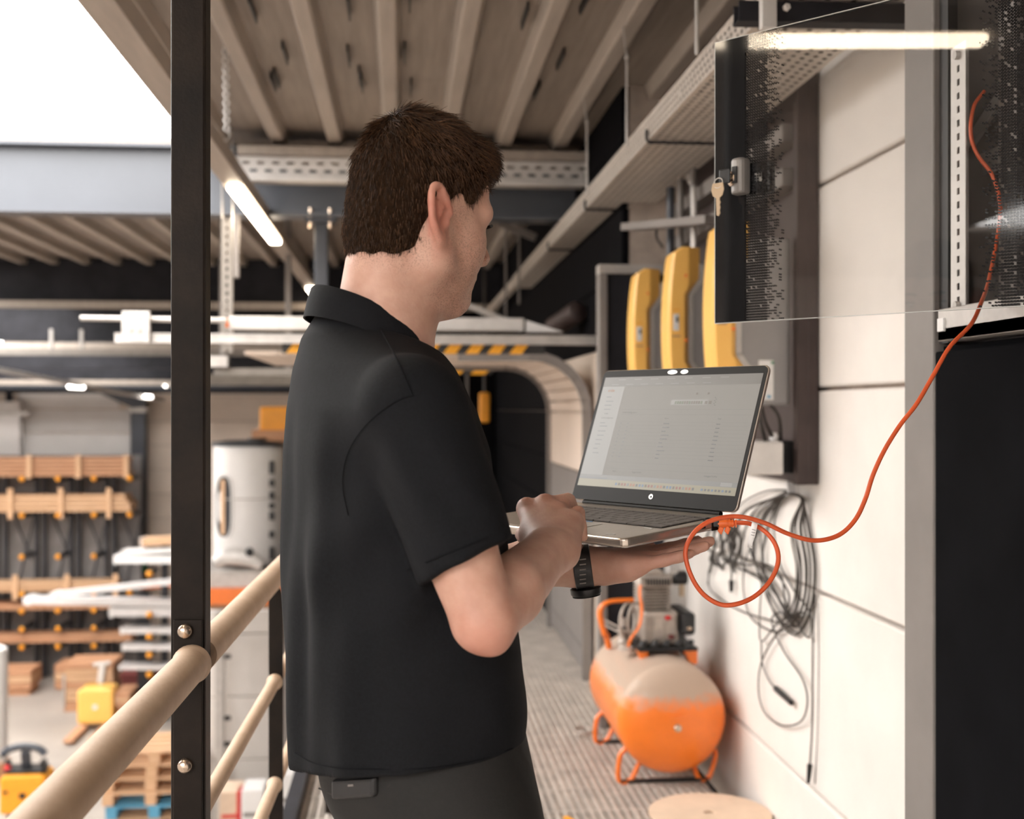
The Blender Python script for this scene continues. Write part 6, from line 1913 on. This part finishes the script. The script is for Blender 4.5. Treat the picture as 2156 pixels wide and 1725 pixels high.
# shoes
for sgn in (1, -1):
    hip = np.array([-.090, 1.5, -.50]) + tR*.082*sgn
    ank = hip + np.array([.08, 0, -.85])
    f = Field(ank+np.array([-.25,-.25,-.12]), ank+np.array([.35,.25,.06]), .008)
    gz = -1.45+.012-0
    base = np.array([ank[0], ank[1], -1.45+.05])
    f.ell(base+tF*.055, (tF*.145, tR*.05, UP*.048), .01); f.ell(base+tF*.0+UP*.03, (tF*.06, tR*.045, UP*.06), .02)
    f.put(lambda x, y, z: (-1.449)-z, f.lo, f.lo+f.h*(f.n-1), .002, 'and')
    v_, q_ = f.mesh()
    mesh_obj('shoe', to_world(v_), q_, M['black'], man, off=foot_off)

# dark phone case peeking from the back pocket
a = trs(706, 1656); c = trs(802, 1650)
ph = root('phone', c2w(*((a+c)/2)), 'dark phone case peeking out of the back trouser pocket', 'phone')
nrm_ = np.cross(c-a, UP); nrm_ /= np.linalg.norm(nrm_)
if nrm_[1] > 0: nrm_ = -nrm_
A_, C_ = Vector(c2w(*(a+nrm_*.004))), Vector(c2w(*(c+nrm_*.004)))
nW = (Vector(c2w(*(nrm_*1.0)))-Vector(c2w(0,0,0))).normalized()
al = (C_-A_)
MB().obox((A_+C_)/2-Vector((0,0,.002)), al*.47, Vector((0,0,.012)), nW*.006).build('case', M['black'], ph, bevel=.005, seg=3)
MB().obox((A_+C_)/2+nW*.0062+Vector((0,0,.002)), al*.06, Vector((0,0,.0012)), nW*.0006).build('slot', M['greypanel'], ph)

# ------------------------------------------------------------------ wristwatch on the left wrist
wt = root('wristwatch', c2w(*(WR_L+np.array([-.006,0,-.03]))), 'black sports watch on the left wrist below the laptop', 'watch')
wd0 = Vector(cwd(Vector(ld_))).normalized(); wq = Vector(cwd(Vector(lq))).normalized(); wn_ = Vector(cwd(Vector(ln))).normalized()
wc_ = c2w(*(WR_L-ld_*.002))
V = []; nn = 40
prof = [(-.0130,.000),(-.0120,.0022),(.0120,.0022),(.0130,.000),(.0120,-.001),(-.0120,-.001)]
for (dl, dr) in prof:
    for k in range(nn):
        a = 2*math.pi*k/nn
        V.append(wc_ + wd0*dl + wq*(math.cos(a)*(.0350+dr)) + wn_*(math.sin(a)*(.0295+dr)))
b = MB(); b.v = V
b.f = [(i*nn+k, i*nn+(k+1) % nn, ((i+1) % 6)*nn+(k+1) % nn, ((i+1) % 6)*nn+k) for i in range(6) for k in range(nn)]
strap = b.build('strap', M['black'], wt, smooth=True)
down = -wn_ if wn_.z > 0 else wn_
MB().lathe([(.019,0),(.0225,.002),(.0225,.009),(.020,.012),(.0,.012)], wc_+down*.0285, down, 32).build('case', M['black'], wt, smooth=True)
MB().lathe([(.0205,0),(.0205,.0015),(.018,.002)], wc_+down*.0405, down, 32).build('bezel', M['bezel'], wt, smooth=True)
side_ = -wq if wq.y > 0 else wq
for k in range(6):
    a = math.radians(-35+13*k)
    p = wc_ + side_*(math.cos(a)*.0376) + Vector((0,0,1))*(math.sin(a)*.0318)
    MB().obox(p, wd0*.0045, side_.cross(wd0)*.0008, side_*.0006).build('strap_slot', M['greypanel'], strap)
